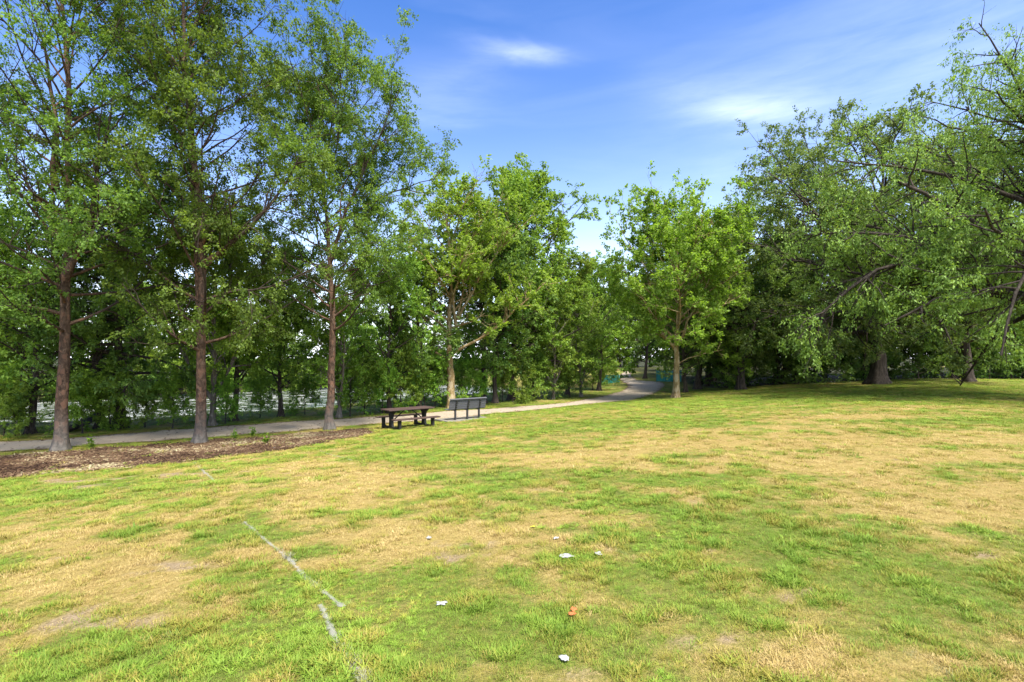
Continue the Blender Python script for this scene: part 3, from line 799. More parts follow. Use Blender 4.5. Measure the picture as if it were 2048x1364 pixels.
for u, v, var, sc_, lab in ((30, 873, 'shrub', 0.6, 'low bush at the left edge by the pond'),
                      (290, 855, 'shrub', 0.6, 'bush right of the leaning conifer'), (165, 868, 'shrub', 0.7, 'bush behind the leftmost birch trunk'),
                      (520, 836, 'shrub_b', 0.5, 'bush on the bank left of the bent trunk'), (610, 830, 'shrub', 0.6, 'bush on the bank right of the bent trunk'),
                      (730, 829, 'shrub_b', 0.8, 'bush at the left end of the picnic table'), (800, 824, 'shrub_b', 0.9, 'bush behind the picnic table top'),
                      (870, 815, 'shrub', 1.0, 'dark bush left of the plane trunk'), (930, 808, 'shrub', 0.9, 'dark bush right of the plane trunk'),
                      (1025, 804, 'shrub', 1.0, 'low bush left of the thick dark trunk'), (1080, 800, 'shrub', 0.9, 'bush right of the thick dark trunk'),
                      (1140, 795, 'shrub_b', 0.9, 'bush between the two small round trees'), (1185, 780, 'shrub_b', 1.0, 'bush at the left of the path bend'), (1214, 771, 'shrub', 0.75, 'bush in front of the left teal fence')):
    put('bush', var, u, v, sc_, lab, 'bushes on the pond bank', cat='bush', leafm=('leaf_mid', 'leaf_fresh')[u % 2] if u < 800 else 'leaf_mid')
put('tall_tree', 'tall_b', 1022, 800, 0.84, 'full green tree left of the tallest one, behind the plane tree', G1, leafm='leaf_mid')
put('bank_tree', 'tall_b', 1135, 790, 0.62, 'mid-height leafy tree right of the tallest tree', G1, leafm='leaf_mid')
for kx, (u, v, var, sc_) in enumerate(((8, 872, 'shrub_b', .5), (222, 862, 'shrub_b', .62), (345, 857, 'shrub_b', .55), (450, 849, 'shrub_b', .5),
                                     (700, 832, 'shrub_b', .72), (765, 827, 'shrub', .85), (850, 818, 'shrub_b', .8), (950, 808, 'shrub_b', .8), (1005, 804, 'shrub_b', .7))):
    put('sapling_bush', var, u, v, sc_, 'light green sapling bush among the trunks on the pond bank', 'sapling bushes on the pond bank', cat='bush', leafm='leaf_fresh')
# right of the path
G2 = 'trees at the far side of the lawn'
put('lawn_tree', 'tall_a', 1371, 785, 0.52, 'dark trunked tree right behind the bright plane tree', G2, leafm='leaf_deep')
put('lawn_tree', 'bank_a', 1476, 780, 0.45, 'small light green tree with low leaves on the lawn', G2, leafm='leaf_plane')
put('lawn_tree', 'tall_a', 1420, 768, 0.80, 'dark tree between the plane tree and the oak', G2)
put('lawn_tree', 'bank_a', 1290, 757, 1.25, 'tree over the green fence at the path', G2, leafm='leaf_deep')
plant('lawn_tree', WV['tall_b'], (33.0, 37.0, float(height(33.0, 37.0))), 1.0, 1.05, 'tree behind the drooping one at the right edge, right of the oak', 'tree', G2, 1.15, 'leaf_oak')
plant('lawn_tree', WV['tall_a'], (17.2, 38.5, float(height(17.2, 38.5))), 2.0, 0.78, 'dark full tree filling the gap left of the oak crown', 'tree', G2, 1.2, 'leaf_deep')
# wood behind the oak
wr = np.random.default_rng(77)
for kx in range(26):
    X = 15.5 + kx * 2.0 + wr.normal(0, .7); Y = 44 + (kx % 4) * 3.4 + wr.normal(0, .8)
    plant('wood_tree', WV[('tall_a', 'tall_b')[kx % 2]], (X, Y, float(height(X, Y))), wr.uniform(0, 6.28), wr.uniform(0.72, 0.95),
          'dark tree in the wood behind the oak', 'tree', 'trees of the wood behind the oak', 1.1, 'leaf_deep')
for kx in range(38):
    X = 18.0 + kx * 1.3 + wr.normal(0, .4); Y = 42.8 + wr.normal(0, .4) + (kx % 3) * 1.6
    plant('undergrowth_bush', WV[('shrub', 'shrub_b')[kx % 2]], (X, Y, float(height(X, Y))), wr.uniform(0, 6.28), wr.uniform(1.1, 1.6),
          'dark bush at the foot of the wood behind the oak', 'bush', 'bushes at the foot of the wood', 1.25, 'leaf_deep')
# beyond the bend
for kx, (X, Y, sc_) in enumerate(((4, 58, 1.0), (8.5, 62, 1.1), (12, 74, 0.95), (26, 72, 1.1), (20, 62, 1.0), (23, 56, 0.9), (16.5, 96, 1.2), (24, 98, 1.2), (31, 96, 1.3), (9, 98, 1.2), (38, 80, 1.2), (12.5, 101, 1.25), (20.5, 97, 1.15), (27.5, 102, 1.25), (5, 96, 1.1), (0, 94, 1.1), (14.5, 106, 1.3), (22.5, 107, 1.35))):
    plant('distant_tree', WV['far'], (X, Y, float(height(X, Y))), wr.uniform(0, 6.28), sc_, 'leafy tree in the distance beyond the path bend', 'tree', 'trees beyond the path bend', 1.0, 'leaf_mid')
# far bank of the pond
for kx in range(44):
    tt = -66 + kx * 2.9 + wr.normal(0, 0.7); row = kx % 3
    ss = shore(tt) + (31.5, 37, 43)[row] + wr.normal(0, 0.9)
    X, Y = NX * ss + 0.662 * tt, NY * ss + 0.749 * tt
    plant('far_bank_tree', WV['far'], (X, Y, float(height(X, Y))), wr.uniform(0, 6.28), wr.uniform(0.55, 0.75) + 0.14 * row, 'leafy tree on the far bank of the pond', 'tree', 'trees on the far bank',
          1.15, ('leaf_mid', 'leaf_fresh', 'leaf_deep')[(kx // 3) % 3])
for kx in range(30):
    tt = -60 + kx * 3.7 + wr.normal(0, 0.5); ss = shore(tt) + 28.8 + wr.normal(0, 0.5)
    X, Y = NX * ss + 0.662 * tt, NY * ss + 0.749 * tt
    plant('far_bank_bush', WV[('shrub', 'shrub_b')[kx % 2]], (X, Y, float(height(X, Y)) - 0.1), wr.uniform(0, 6.28), wr.uniform(0.9, 1.4), 'bush at the water line of the far bank', 'bush', 'bushes on the far bank',
          1.4, ('leaf_mid', 'leaf_fresh', 'leaf_deep')[kx % 3])

# ------------------------------------------------------------------ picnic table
b = NB('table_brown')
v = b.obj(); n = b.noise(3.0, 5, 0.6, b.mapping(v, (1, 9, 9)))
MATS['plank'] = b.finish(b.principled(b.ramp(n, [(0.3, (0.040, 0.023, 0.018)), (0.7, (0.088, 0.052, 0.041))]), 0.55, b.bump(n, 0.3, 0.004), 0.4))
MATS['frame_black'] = plain_mat('frame_black', (0.013, 0.013, 0.013), 0.6, 0.2, 12)
MATS['slat_grey'] = plain_mat('slat_grey', (0.093, 0.093, 0.099), 0.6, 0.10, 5, stretch=(1, 8, 8), bump=0.2)
MATS['post_grey'] = plain_mat('post_grey', (0.036, 0.036, 0.037), 0.55, 0.15, 10)
MATS['bolt'] = plain_mat('bolt', (0.270, 0.270, 0.264), 0.35, 0.1, 20, metal=0.8)
MATS['concrete'] = plain_mat('concrete', (0.180, 0.165, 0.141), 0.9, 0.15, 7, spec=0.1, bump=0.4)
TL = spot(816, 855)
TA = math.atan2(0.95, 1.13)
table = empty('picnic_table', (TL.x, TL.y, TL.z - 0.01), TA)
tag(table, 'brown picnic table with black end frames and two attached benches', 'picnic table')
def profile_part(name, outline, thick, x0, mat, parent):
    """Flat outline in the local YZ plane given thickness along X."""
    bm = bmesh.new()
    a = [bm.verts.new((x0 - thick / 2, yy, zz)) for yy, zz in outline]
    f = bm.faces.new(a)
    r = bmesh.ops.extrude_face_region(bm, geom=[f])
    bmesh.ops.translate(bm, verts=[g for g in r['geom'] if isinstance(g, bmesh.types.BMVert)], vec=(thick, 0, 0))
    bmesh.ops.recalc_face_normals(bm, faces=bm.faces)
    return link(name, bm_mesh(name, bm, mat), parent)
HL = 0.97
for sx in (-0.70, 0.70):
    fr = profile_part('end_frame', [(-0.13, 0.13), (-0.105, 0.25), (-0.105, 0.46), (-0.15, 0.58), (-0.30, 0.68), (-0.30, 0.715), (0.30, 0.715), (0.30, 0.68), (0.15, 0.58),
                       (0.105, 0.46), (0.105, 0.25), (0.13, 0.13), (0.20, 0.105), (0.52, 0.105), (0.575, 0.15), (0.575, 0.395), (0.74, 0.395), (0.72, 0.20), (0.73, 0.0), (0.60, 0.0), (0.58, 0.03),
                       (-0.58, 0.03), (-0.60, 0.0), (-0.73, 0.0), (-0.72, 0.20), (-0.74, 0.395), (-0.575, 0.395), (-0.575, 0.15), (-0.52, 0.105), (-0.20, 0.105)], 0.085, sx, MATS['frame_black'], table)
for i in range(5):
    box_part('table_plank', (0, -0.30 + i * 0.15, 0.74), (2 * HL, 0.143, 0.045), MATS['plank'], table)
for s in (-1, 1):
    for i in range(2):
        box_part('seat_plank', (0, s * (0.585 + i * 0.145), 0.42), (2 * HL, 0.138, 0.045), MATS['plank'], table)
    box_part('diagonal_brace', (s * 0.36, 0, 0.535), (0.66, 0.035, 0.035), MATS['frame_black'], table, Matrix.Rotation(s * R(38), 3, 'Y'), 0.003)

# ------------------------------------------------------------------ park bench on its slab
BL = spot(936, 839.5)
BA = math.atan2(0.35, 0.475)
slab_b = bmesh.new(); add_box(slab_b, (0, 0.30, -0.03), (2.25, 1.25, 0.11), None, 0.012)
slab = link('concrete_slab', bm_mesh('concrete_slab', slab_b, MATS['concrete']))
slab.location = BL; slab.rotation_euler = (0, 0, BA)
tag(slab, 'flat concrete slab under the grey bench', 'slab')
bench = empty('park_bench', (BL.x, BL.y, BL.z + 0.02), BA)
tag(bench, 'grey slatted park bench seen from behind, on dark posts', 'bench')
tilt = Matrix.Rotation(R(14), 3, 'X')     # backrest leans towards the viewer (local -Y) at the top
for i in range(5):
    zc = 0.50 + i * 0.083
    yc = 0.035 - (zc - 0.47) * math.tan(R(14))
    box_part('back_slat', (0, yc + 0.02, zc), (1.85, 0.036, 0.078), MATS['slat_grey'], bench, tilt, 0.008)
box_part('top_slat', (0, 0.035 - 0.42 * math.tan(R(14)) + 0.01, 0.905), (1.85, 0.095, 0.038), MATS['slat_grey'], bench, tilt, 0.008)
for i in range(4):
    box_part('seat_slat', (0, 0.13 + i * 0.098, 0.445), (1.85, 0.088, 0.036), MATS['slat_grey'], bench, None, 0.008)
for sx in (-0.60, 0.0, 0.60):
    lg = box_part('leg', (sx, 0.06, 0.21), (0.075, 0.075, 0.46), MATS['post_grey'], bench, None, 0.006)
    box_part('foot_plate', (sx, 0.06, -0.004), (0.15, 0.15, 0.012), MATS['post_grey'], lg, None, 0.002)
    br = box_part('back_bracket', (sx, 0.005 - 0.19 * math.tan(R(14)), 0.66), (0.075, 0.016, 0.46), MATS['frame_black'], bench, tilt, 0.003)
    for i in range(5):
        zc = 0.50 + i * 0.083
        bm = bmesh.new()
        bmesh.ops.create_cone(bm, cap_ends=True, segments=10, radius1=0.015, radius2=0.012, depth=0.012,
                              matrix=Matrix.Translation((sx, -0.010 - (zc - 0.47) * math.tan(R(14)), zc)) @ Matrix.Rotation(R(90 + 14), 4, 'X'))
        link('bolt', bm_mesh('bolt', bm, MATS['bolt']), br)
    box_part('seat_arm', (sx, 0.27, 0.41), (0.06, 0.40, 0.034), MATS['frame_black'], bench, None, 0.003)

# ------------------------------------------------------------------ teal fences at the bend
MATS['teal'] = plain_mat('teal', (0.012, 0.22, 0.18), 0.5, 0.15, 14, stretch=(6, 6, 0.4))
MATS['teal_rail'] = plain_mat('teal_rail', (0.06, 0.24, 0.22), 0.45, 0.12, 10)
def fence(u0, v0, u1, v1, n, label, h=1.15):
    a, c = spot(u0, v0), spot(u1, v1)
    d = (c - a); L = d.length; ang = math.atan2(d.y, d.x)
    root = empty('mesh_fence', a, ang)
    tag(root, label, 'fence')
    for i in range(n + 1):
        bm = bmesh.new(); bmesh.ops.create_cone(bm, cap_ends=True, segments=10, radius1=0.03, radius2=0.03, depth=h + 0.25, matrix=Matrix.Translation((i * L / n, 0, h / 2 - 0.05)))
        link('post', bm_mesh('post', bm, MATS['teal_rail'], True), root)
    for i in range(n):
        w = L / n
        for zz in (0.12, h * 0.60, h * 0.80, h):
            box_part('rail', ((i + .5) * w, 0, zz), (w, 0.03, 0.035), MATS['teal_rail'], root, None, 0.004)
        ns = max(4, int(w / 0.085))
        bm = bmesh.new()
        for k_ in range(ns):                                         # privacy slats woven into the mesh
            add_box(bm, (i * w + (k_ + .5) * w / ns, 0.022 + 0.006 * (k_ % 2), h / 2 + 0.02), (w / ns * 0.93, 0.005, h - 0.10), None, 0)
        link('slat_infill', bm_mesh('slat_infill', bm, MATS['teal']), root)['kind'] = 'stuff'
    return root
fence(1313, 764, 1362, 764, 3, 'teal slatted fence right of the path bend')
fence(1203, 770, 1238, 764, 2, 'teal slatted fence left of the path bend, among leaves')

# ------------------------------------------------------------------ grass and chips (stuff)
VARIANTS = {}
def tuft_mesh(name, seed, n, hgt, rad, width, lean, curl, mat, nseg=3):
    rng = np.random.default_rng(seed)
    V = []; Q = []
    ang = rng.uniform(0, 2 * PI, n); rr = rad * np.sqrt(rng.random(n))
    for a, r in zip(ang, rr):
        p = np.array([math.cos(a) * r, math.sin(a) * r, -0.004])
        da = a + rng.normal(0, 0.9)
        l = hgt * rng.uniform(0.55, 1.2); ln = lean * rng.uniform(0.3, 1.3)
        w = width * rng.uniform(0.7, 1.2)
        sd = np.array([-math.sin(da), math.cos(da), 0])
        pts = []
        for k_ in range(nseg + 1):
            f = k_ / nseg; th = ln + curl * f
            pts.append(p.copy()); p = p + (l / nseg) * np.array([math.sin(th) * math.cos(da), math.sin(th) * math.sin(da), math.cos(th)])
        o = len(V)
        for k_, q_ in enumerate(pts):
            ww = w * (1 - (k_ / nseg) ** 1.6 * 0.9)
            V += [q_ - sd * ww / 2, q_ + sd * ww / 2]
        for k_ in range(nseg): Q.append((o + 2 * k_, o + 2 * k_ + 1, o + 2 * k_ + 3, o + 2 * k_ + 2))
    return np_mesh(name, np.array(V), np.array(Q), mat, True)
b = NB('grass_blade')
ti, va = b.attr('tint', 'INSTANCER'), b.attr('var', 'INSTANCER')
g = b.mix(va, (0.118, 0.207, 0.018), (0.263, 0.375, 0.045))
mid = b.mix(va, (0.230, 0.207, 0.031), (0.392, 0.336, 0.062))
s = b.mix(va, (0.360, 0.250, 0.080), (0.580, 0.450, 0.190))
c = b.mix(b.math('MULTIPLY', ti, 2.0, True), g, mid)
c = b.mix(b.math('MULTIPLY', b.math('SUBTRACT', ti, 0.5, True), 2.0, True), c, s)
wh = b.attr('white', 'INSTANCER')
c = b.mix(wh, c, (0.44, 0.42, 0.36))
p = b.principled(c, 0.6, None, 0.25)
tr = b.node('ShaderNodeBsdfTranslucent', {'Color': c}).outputs[0]
ms = b.node('ShaderNodeMixShader', {'Fac': 0.35}); b.l.new(p, ms.inputs[1]); b.l.new(tr, ms.inputs[2])
MATS['blade'] = b.finish(ms.outputs[0])
def variant_col(name, meshes):
    c_ = bpy.data.collections.new(name)
    for i, me in enumerate(meshes):
        c_.objects.link(bpy.data.objects.new('%s_%d' % (name, i), me))
    return c_
def scatter(name, col, P, rot, scl, idx, attrs):
    me = bpy.data.meshes.new(name)
    me.vertices.add(len(P)); me.vertices.foreach_set('co', np.ascontiguousarray(P, dtype=np.float32).ravel())
    a = me.attributes.new('rot', 'FLOAT_VECTOR', 'POINT'); a.data.foreach_set('vector', np.ascontiguousarray(rot, dtype=np.float32).ravel())
    a = me.attributes.new('scl', 'FLOAT_VECTOR', 'POINT'); a.data.foreach_set('vector', np.ascontiguousarray(scl, dtype=np.float32).ravel())
    a = me.attributes.new('idx', 'INT', 'POINT'); a.data.foreach_set('value', np.ascontiguousarray(idx, dtype=np.int32))
    for k_, v_ in attrs.items():
        a = me.attributes.new(k_, 'FLOAT', 'POINT'); a.data.foreach_set('value', np.ascontiguousarray(v_, dtype=np.float32))
    o = link(name, me)
    ng = bpy.data.node_groups.new(name, 'GeometryNodeTree')
    ng.interface.new_socket('Geometry', in_out='INPUT', socket_type='NodeSocketGeometry')
    ng.interface.new_socket('Geometry', in_out='OUTPUT', socket_type='NodeSocketGeometry')
    N = ng.nodes; Lk = ng.links
    gi, go = N.new('NodeGroupInput'), N.new('NodeGroupOutput')
    ci = N.new('GeometryNodeCollectionInfo'); ci.inputs[0].default_value = col
    ci.inputs['Separate Children'].default_value = True; ci.inputs['Reset Children'].default_value = True
    ip = N.new('GeometryNodeInstanceOnPoints'); ip.inputs['Pick Instance'].default_value = True
    def na(nm, dt):
        n_ = N.new('GeometryNodeInputNamedAttribute'); n_.data_type = dt; n_.inputs[0].default_value = nm
        return n_.outputs[0]
    Lk.new(gi.outputs[0], ip.inputs['Points']); Lk.new(ci.outputs[0], ip.inputs['Instance'])
    Lk.new(na('idx', 'INT'), ip.inputs['Instance Index'])
    e2r = N.new('FunctionNodeEulerToRotation'); Lk.new(na('rot', 'FLOAT_VECTOR'), e2r.inputs[0]); Lk.new(e2r.outputs[0], ip.inputs['Rotation'])
    Lk.new(na('scl', 'FLOAT_VECTOR'), ip.inputs['Scale'])
    Lk.new(ip.outputs[0], go.inputs[0])
    md = o.modifiers.new('scatter', 'NODES'); md.node_group = ng
    return o
GRASS = variant_col('blades', [
    tuft_mesh('t0', 1, 22, 0.055, 0.055, 0.0050, 0.45, 0.5, MATS['blade']),
    tuft_mesh('t1', 2, 26, 0.075, 0.060, 0.0055, 0.35, 0.6, MATS['blade']),
    tuft_mesh('t2', 3, 18, 0.095, 0.045, 0.0070, 0.55, 0.9, MATS['blade']),      # coarse tuft
    tuft_mesh('t3', 4, 20, 0.060, 0.070, 0.0045, 1.0, 0.4, MATS['blade']),       # matted straw
    tuft_mesh('t4', 5, 11, 0.085, 0.015, 0.0105, 0.95, 0.5, MATS['blade']),      # crabgrass rosette
])
rg = np.random.default_rng(9)
zones = [(2.0, 4.6, 900, 0.70), (4.6, 8, 460, 0.90), (8, 13, 180, 1.3), (13, 20, 85, 1.8), (20, 32, 34, 2.5), (32, 46, 11, 3.3)]
GP, GS, GZ = [], [], []
for y0, y1, dens, sc_ in zones:
    w = 1.16 * y1 + 1.6
    n = int(dens * 2 * w * (y1 - y0))
    X = rg.uniform(-w, w, n); Y = rg.uniform(y0, y1, n)
    ok = np.abs(X) < 1.14 * Y + 1.5
    GP.append(np.c_[X, Y][ok]); GS.append(np.full(ok.sum(), sc_))
# verge behind the path
GP = np.concatenate(GP); GS = np.concatenate(GS)
X, Y = GP.T
S_ = NX * X + NY * Y; T_ = 0.662 * X + 0.749 * Y
st, di = lawn_maps(X, Y)
on_path = dist_between(X, Y, PA2, PB2)
on_mulch = dist_between(X, Y, MA2, MB2)
keepm = (~on_path) & (S_ < 28.2 + 1.0 * rg.normal(0, 1, len(X)))
keepm &= ~(on_mulch & (rg.random(len(X)) > 0.10 + 0.55 * (fbm(X * .9, Y * .9, 44, 2) > 0.52)))
keepm &= rg.random(len(X)) > 0.80 * di
keepm &= rg.random(len(X)) > 0.35 * st
keepm &= ~((X > 17) & (Y > 41.5))
slab_inv = Matrix.Rotation(-BA, 3, 'Z')
lx = (X - BL.x) * math.cos(BA) + (Y - BL.y) * math.sin(BA); ly = -(X - BL.x) * math.sin(BA) + (Y - BL.y) * math.cos(BA)
keepm &= ~((np.abs(lx) < 1.1) & (ly > -0.30) & (ly < 0.90))
X, Y, GS, st, di, S_ = X[keepm], Y[keepm], GS[keepm], st[keepm], di[keepm], S_[keepm]
Z = height(X, Y)
n = len(X)
clump = fbm(X * 3.2, Y * 3.2, 111, 3); coarse = fbm(X * 1.1, Y * 1.1, 121, 2)
fl = rg.random(n); fine = fbm(X * 6.5, Y * 6.5, 161, 2)
tint = np.clip(st * 0.95 + rg.normal(0, 0.17, n) + 1.1 * (fine - 0.5) + 0.25 * (clump - 0.5) - 0.45 * (fl < 0.12) + 0.40 * (fl > 0.90), 0, 1)
tint = np.where(S_ > 19, np.clip(tint * 0.55, 0, 1), tint)
idx = np.where(tint > 0.62, np.where(rg.random(n) < 0.75, 3, 0), np.where(clump > 0.56, 1, 0))
idx = np.where((clump > 0.62) & (tint < 0.55) & (rg.random(n) < 0.6), 2, idx)
idx = np.where((coarse > 0.56) & (tint < 0.45) & (rg.random(n) < 0.32), 4, idx)
var = np.clip(rg.normal(0.48, 0.24, n) + 0.6 * (fbm(X * 0.9, Y * 0.9, 131, 2) - 0.5), 0, 1)
sz = GS * rg.uniform(0.75, 1.25, n) * (0.72 + 0.65 * np.clip((clump - 0.35) * 2, 0, 1))
hz_ = 0.56 * sz / np.maximum(GS, 1) ** 0.92
sz = np.where(idx == 4, sz * 1.1, sz); hz_ = np.where(idx == 4, hz_ * 0.85, hz_)
rot = np.c_[rg.normal(0, 0.10, n), rg.normal(0, 0.10, n), rg.uniform(0, 6.28, n)]
# paint lines on the sports field: faded white grass
LINES = [[(488, 1045), (560, 1105), (640, 1180), (686, 1216)], [(640, 1212), (672, 1285), (735, 1375)], [(388, 926), (428, 962)], [(612, 893), (704, 921)],
         [(1130, 1062), (1200, 1090), (1310, 1128)], [(1815, 1306), (1900, 1350)], [(862, 884), (884, 890)], [(686, 1216), (725, 1180)], [(205, 1300), (345, 1278)]]
STR = [0.9, 0.8, 0.75, 0.7, 0.28, 0.5, 0.4, 0.2, 0.15]
white = np.zeros(n)
lines_w = []
for L, st_ in zip(LINES, STR):
    Wp = np.array([spot(*p)[:2] for p in L]); lines_w.append(Wp)
    for a_, c_ in zip(Wp[:-1], Wp[1:]):
        d = c_ - a_; l2 = (d ** 2).sum()
        f = np.clip(((X - a_[0]) * d[0] + (Y - a_[1]) * d[1]) / l2, 0, 1)
        dist = np.hypot(X - a_[0] - f * d[0], Y - a_[1] - f * d[1])
        pw = 0.022 + 0.02 * (fbm(X * 5, Y * 5, 141, 2) - 0.5)
        br = fbm(X * 2.3, Y * 2.3, 151, 2)
        white = np.maximum(white, st_ * (dist < pw) * np.clip((br - 0.30) * 6, 0, 1) * rg.uniform(0.5, 1, n))
sz = np.where(white > 0.1, sz * 0.6, sz)
grass = scatter('lawn_grass', GRASS, np.c_[X, Y, Z], rot, np.c_[sz, sz, hz_], idx, {'tint': tint, 'var': var, 'white': white})
tag(grass, 'short patchy grass, green and straw coloured, over the whole field', 'grass', kind='stuff')

# chalky ground under the lines
b = NB('line_chalk')
P = b.pos(); e = b.attr('edge')
n1_ = b.noise(22, 4, 0.65, P); n2_ = b.noise(3.0, 3, 0.6, P)
al = b.math('MULTIPLY', b.math('SUBTRACT', b.math('ADD', b.math('ADD', n1_, n2_), b.math('MULTIPLY', e, 0.6)), 1.20, True), 3.5, True)
sh = b.principled((0.40, 0.39, 0.35), 0.9, None, 0.1)
ms = b.node('ShaderNodeMixShader', {'Fac': b.math('MULTIPLY', al, 0.42)})
b.l.new(b.node('ShaderNodeBsdfTransparent').outputs[0], ms.inputs[1]); b.l.new(sh, ms.inputs[2])
MATS['chalk'] = b.finish(ms.outputs[0])
for Wp in lines_w[:4]:
    nn_ = max(8, int(np.linalg.norm(Wp[-1] - Wp[0]) / 0.06))
    d = np.r_[0, np.cumsum(np.linalg.norm(Wp[1:] - Wp[:-1], axis=1))]; t = np.linspace(0, d[-1], nn_)
    C_ = np.c_[np.interp(t, d, Wp[:, 0]), np.interp(t, d, Wp[:, 1])]
    T = np.gradient(C_, axis=0); T /= np.linalg.norm(T, axis=1, keepdims=True); Nn = np.c_[-T[:, 1], T[:, 0]]
    me, _, _ = strip_mesh('field_line', C_ - Nn * 0.034, C_ + Nn * 0.034, 5, MATS['chalk'], 0.010, 0.022, 77)
    tag(link('field_line', me), kind='structure')

# wood chips on the mulch
b = NB('chip')
va = b.attr('var', 'INSTANCER')
MATS['chip'] = b.finish(b.principled(b.ramp(va, [(0.0, (0.032, 0.018, 0.012)), (0.5, (0.109, 0.064, 0.037)), (0.8, (0.218, 0.156, 0.090)), (1.0, (0.333, 0.283, 0.163))]), 0.9, None, 0.1))
def chip_mesh(nm, l, w, h):
    bm = bmesh.new(); add_box(bm, (0, 0, h / 2), (l, w, h)); 
    for v_ in bm.verts: v_.co.y *= 1.0 if v_.co.x > 0 else 0.55
    return bm_mesh(nm, bm, MATS['chip'])
CH = variant_col('chips', [chip_mesh('c0', .09, .025, .012), chip_mesh('c1', .06, .035, .010), chip_mesh('c2', .13, .016, .012)])
nC = 16000
f = rg.random(nC); kk = rg.random(nC) * (len(MA2) - 1.001); a_ = kk.astype(int); w_ = (kk - a_)[:, None]
pa = MA2[a_] * (1 - w_) + MA2[a_ + 1] * w_; pb = MB2[a_] * (1 - w_) + MB2[a_ + 1] * w_
Pc = pa * (1 - f)[:, None] + pb * f[:, None] + rg.normal(0, 0.10, (nC, 2))
zc = height(Pc[:, 0], Pc[:, 1]) + 0.014
tone = np.clip(rg.normal(0.42, 0.2, nC) + 1.5 * (fbm(Pc[:, 0] * 0.8, Pc[:, 1] * 0.8, 171, 3) - 0.5), 0, 1)
sc3 = rg.uniform(0.7, 1.6, nC)
tag(scatter('mulch_chips', CH, np.c_[Pc, zc], np.c_[rg.normal(0, .25, nC), rg.normal(0, .25, nC), rg.uniform(0, 6.28, nC)], np.c_[sc3, sc3, sc3], rg.integers(0, 3, nC), {'var': tone}),
    'brown wood chips and dry litter in the bed under the birches', 'mulch', kind='stuff')

# dry leaf litter blown along the path edges
nL = 2600
kk = rg.random(nL) * (len(PA2) - 1.001); a_ = kk.astype(int); w_ = (kk - a_)[:, None]
f = np.where(rg.random(nL) < 0.5, np.abs(rg.normal(0, .09, nL)), 1 - np.abs(rg.normal(0, .09, nL)))
f = np.where(rg.random(nL) < 0.2, rg.random(nL), f)
Pc = (PA2[a_] * (1 - w_) + PA2[a_ + 1] * w_) * (1 - f)[:, None] + (PB2[a_] * (1 - w_) + PB2[a_ + 1] * w_) * f[:, None]
sc3 = rg.uniform(0.4, 0.9, nL)
tag(scatter('path_litter', CH, np.c_[Pc, height(Pc[:, 0], Pc[:, 1]) + 0.014], np.c_[rg.normal(0, .2, (nL, 2)), rg.uniform(0, 6.28, nL)], np.c_[sc3, sc3, sc3], rg.integers(0, 3, nL), {'var': rg.random(nL)}),
    'dry brown leaf litter scattered along the path edges', 'litter', kind='stuff')

# ------------------------------------------------------------------ small things lying on the lawn
MATS['paper'] = plain_mat('paper', (0.310, 0.310, 0.291), 0.8, 0.06, 20)
MATS['orange'] = plain_mat('orange', (0.446, 0.124, 0.037), 0.7, 0.12, 20)
MATS['yellow'] = plain_mat('yellow', (0.465, 0.372, 0.037), 0.7, 0.08, 20)
def crumple(name, u, v, size, mat, seed, label, cat, tall=0.35):
    rng = np.random.default_rng(seed)
    n_ = 7
    a = np.linspace(-1, 1, n_); gx_, gy_ = np.meshgrid(a, a, indexing='ij')
    r = np.hypot(gx_, gy_)
    zz = tall * (fbm(gx_.ravel() * 1.6 + seed, gy_.ravel() * 1.6, seed, 3).reshape(n_, n_) - 0.35)
    X_ = gx_ * (0.75 + 0.3 * rng.random((n_, n_))) * 0.5; Y_ = gy_ * (0.55 + 0.3 * rng.random((n_, n_))) * 0.5
    rim = 0.55 + 0.6 * vnoise(np.arctan2(gy_, gx_).ravel() * 1.3 + 4, seed + np.zeros(n_ * n_), seed)
    V_ = np.c_[X_.ravel() * rim, Y_.ravel() * rim, zz.ravel() + 0.12] * size * np.array([1.25, 1.25, 1.0])
    id_ = np.arange(n_ * n_).reshape(n_, n_)
    q_ = np.stack([id_[:-1, :-1], id_[1:, :-1], id_[1:, 1:], id_[:-1, 1:]], -1).reshape(-1, 4)
    me = np_mesh(name, V_, q_, mat)
    o = link(name, me); p_ = spot(u, v); o.location = (p_.x, p_.y, p_.z + (0.03 if name == 'orange_scrap' else 0.012)); o.rotation_euler = (0, 0, rng.uniform(0, 6.28))
    sm = o.modifiers.new('thickness', 'SOLIDIFY'); sm.thickness = 0.002
    tag(o, label, cat)
    return o
crumple('paper_scrap', 882, 1214, 0.068, MATS['paper'], 3, 'flat white paper scrap right of the white corner marking', 'litter', 0.18)
crumple('paper_scrap', 858, 1080, 0.056, MATS['paper'], 4, 'small upright white scrap in straw grass, left of centre', 'litter', 0.66)
crumple('paper_scrap', 1132, 1118, 0.112, MATS['paper'], 5, 'largest crumpled white scrap near the middle of the field', 'litter', 0.30)
crumple('paper_scrap', 1197, 1113, 0.064, MATS['paper'], 6, 'white scrap just right of the largest one', 'litter', 0.30)
crumple('paper_scrap', 1112, 1080, 0.048, MATS['paper'], 7, 'small white scrap above the largest one', 'litter', 0.36)
crumple('paper_scrap', 1128, 1323, 0.060, MATS['paper'], 8, 'white scrap near the bottom edge, below the orange scrap', 'litter', 0.24)
crumple('paper_scrap', 548, 898, 0.112, MATS['paper'], 9, 'white scrap at the edge of the mulch bed', 'litter', 0.30)
crumple('yellow_scrap', 1065, 1057, 0.044, MATS['yellow'], 10, 'tiny bright yellow scrap in the middle of the field', 'litter', 0.5)
crumple('orange_scrap', 1146, 1230, 0.044, MATS['orange'], 11, 'upper of two bright orange scraps in the foreground grass', 'litter', 0.6)
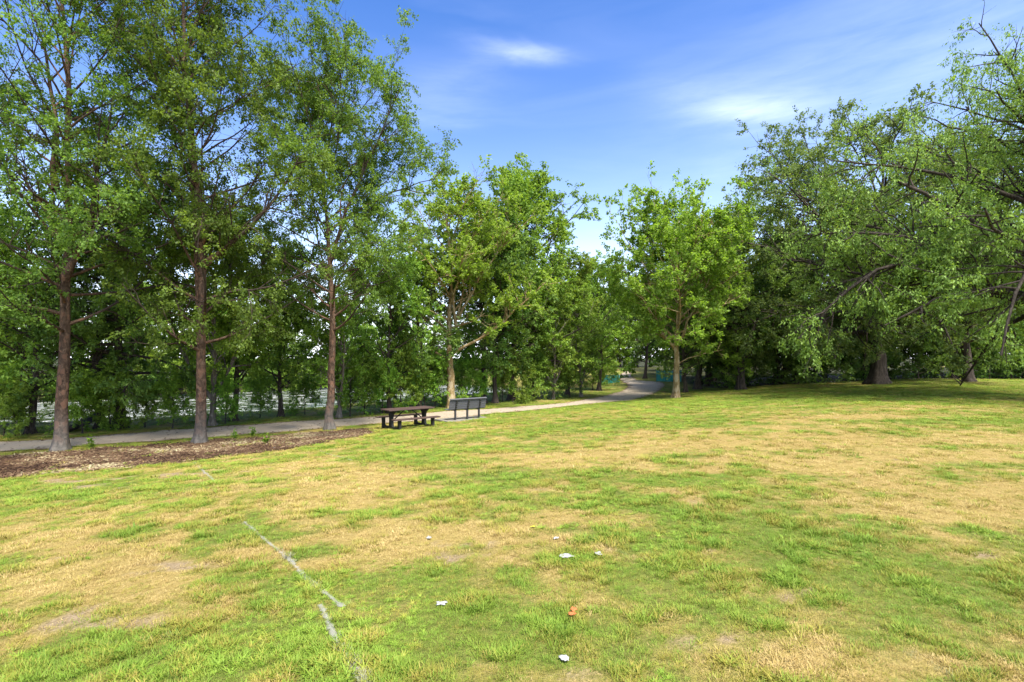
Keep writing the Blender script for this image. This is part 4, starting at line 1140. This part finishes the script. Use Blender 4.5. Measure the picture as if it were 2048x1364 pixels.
crumple('orange_scrap', 1145, 1241, 0.048, MATS['orange'], 12, 'lower of two bright orange scraps in the foreground grass', 'litter', 0.5)

# fallen log on the bank
lp0, lp1 = spot(132, 866), spot(192, 851)
o = empty('fallen_log', lp0); tag(o, 'fallen log with pale cut end on the bank behind the leftmost birch', 'log')
d_ = lp1 - lp0
LP = smooth_line([(0, 0, 0.10), tuple(d_ * 0.5 + Vector((0, 0, 0.20))), tuple(d_ + Vector((0, 0, 0.38)))], 9)
V_, q_ = tubes(LP[None], np.linspace(0.10, 0.17, 9)[None], 12)
link('bark', np_mesh('log_bark', V_, q_, MATS['bark_dark'], True), o)
MATS['cut_wood'] = plain_mat('cut_wood', (0.30, 0.19, 0.11), 0.9, 0.15, 8)
ring = V_[-12:]; c_ = ring.mean(0) + (LP[-1] - LP[-2]) * 0.004
link('cut_end', np_mesh('cut_end', np.r_[ring + (LP[-1] - LP[-2]) * 0.003, [c_]], np.array([[k_, (k_ + 1) % 12, 12] for k_ in range(12)]), MATS['cut_wood']), o)
# weathered post by the wood
pp_ = spot(1979, 757.5)
bm = bmesh.new(); bmesh.ops.create_cone(bm, cap_ends=True, segments=12, radius1=0.05, radius2=0.045, depth=1.5, matrix=Matrix.Translation((0, 0, 0.65)))
bmesh.ops.create_uvsphere(bm, u_segments=12, v_segments=6, radius=0.05, matrix=Matrix.Translation((0, 0, 1.40)))
o = link('wooden_post', bm_mesh('wooden_post', bm, MATS['bark_grey'], True)); o.location = pp_
tag(o, 'grey post standing at the foot of the wood near the right edge', 'post')

# weeds in the mulch bed
MATS['weed'] = MATS['leaf_fresh']
def weed(u, v, h, seed, label):
    rng = np.random.default_rng(seed)
    o = empty('weed_plant', spot(u, v)); tag(o, label, 'plant', 'weeds in the mulch bed')
    st_ = grow(rng, np.array([[0, 0, -0.02]] * 3), np.c_[rng.normal(0, .15, (3, 2)), np.ones(3)], h * np.array([1, .75, .6]), 5, 0.06, 0.05)
    V_, q_ = tubes(st_, np.linspace(.006, .002, 6)[None] * np.ones((3, 1)), 5)
    link('stem', np_mesh('stem', V_, q_, MATS['leaf_mid'], True, {'lv': np.full(len(V_), .3)}), o)
    V_, q_, lv_ = leaves(rng, st_, None, 20, 0.11, 0.1, 0.012, 0.4)
    link('foliage', np_mesh('foliage', V_, q_, MATS['weed'], False, {'lv': lv_}), o)
weed(181, 897, 0.42, 1, 'tall thin weed right of the leftmost birch')
weed(470, 877, 0.32, 2, 'low weed right of the middle birch')
weed(505, 873, 0.35, 3, 'weed in the mulch near the path, between middle and right birch')
weed(533, 889, 0.38, 4, 'weed at the front of the mulch between middle and right birch')
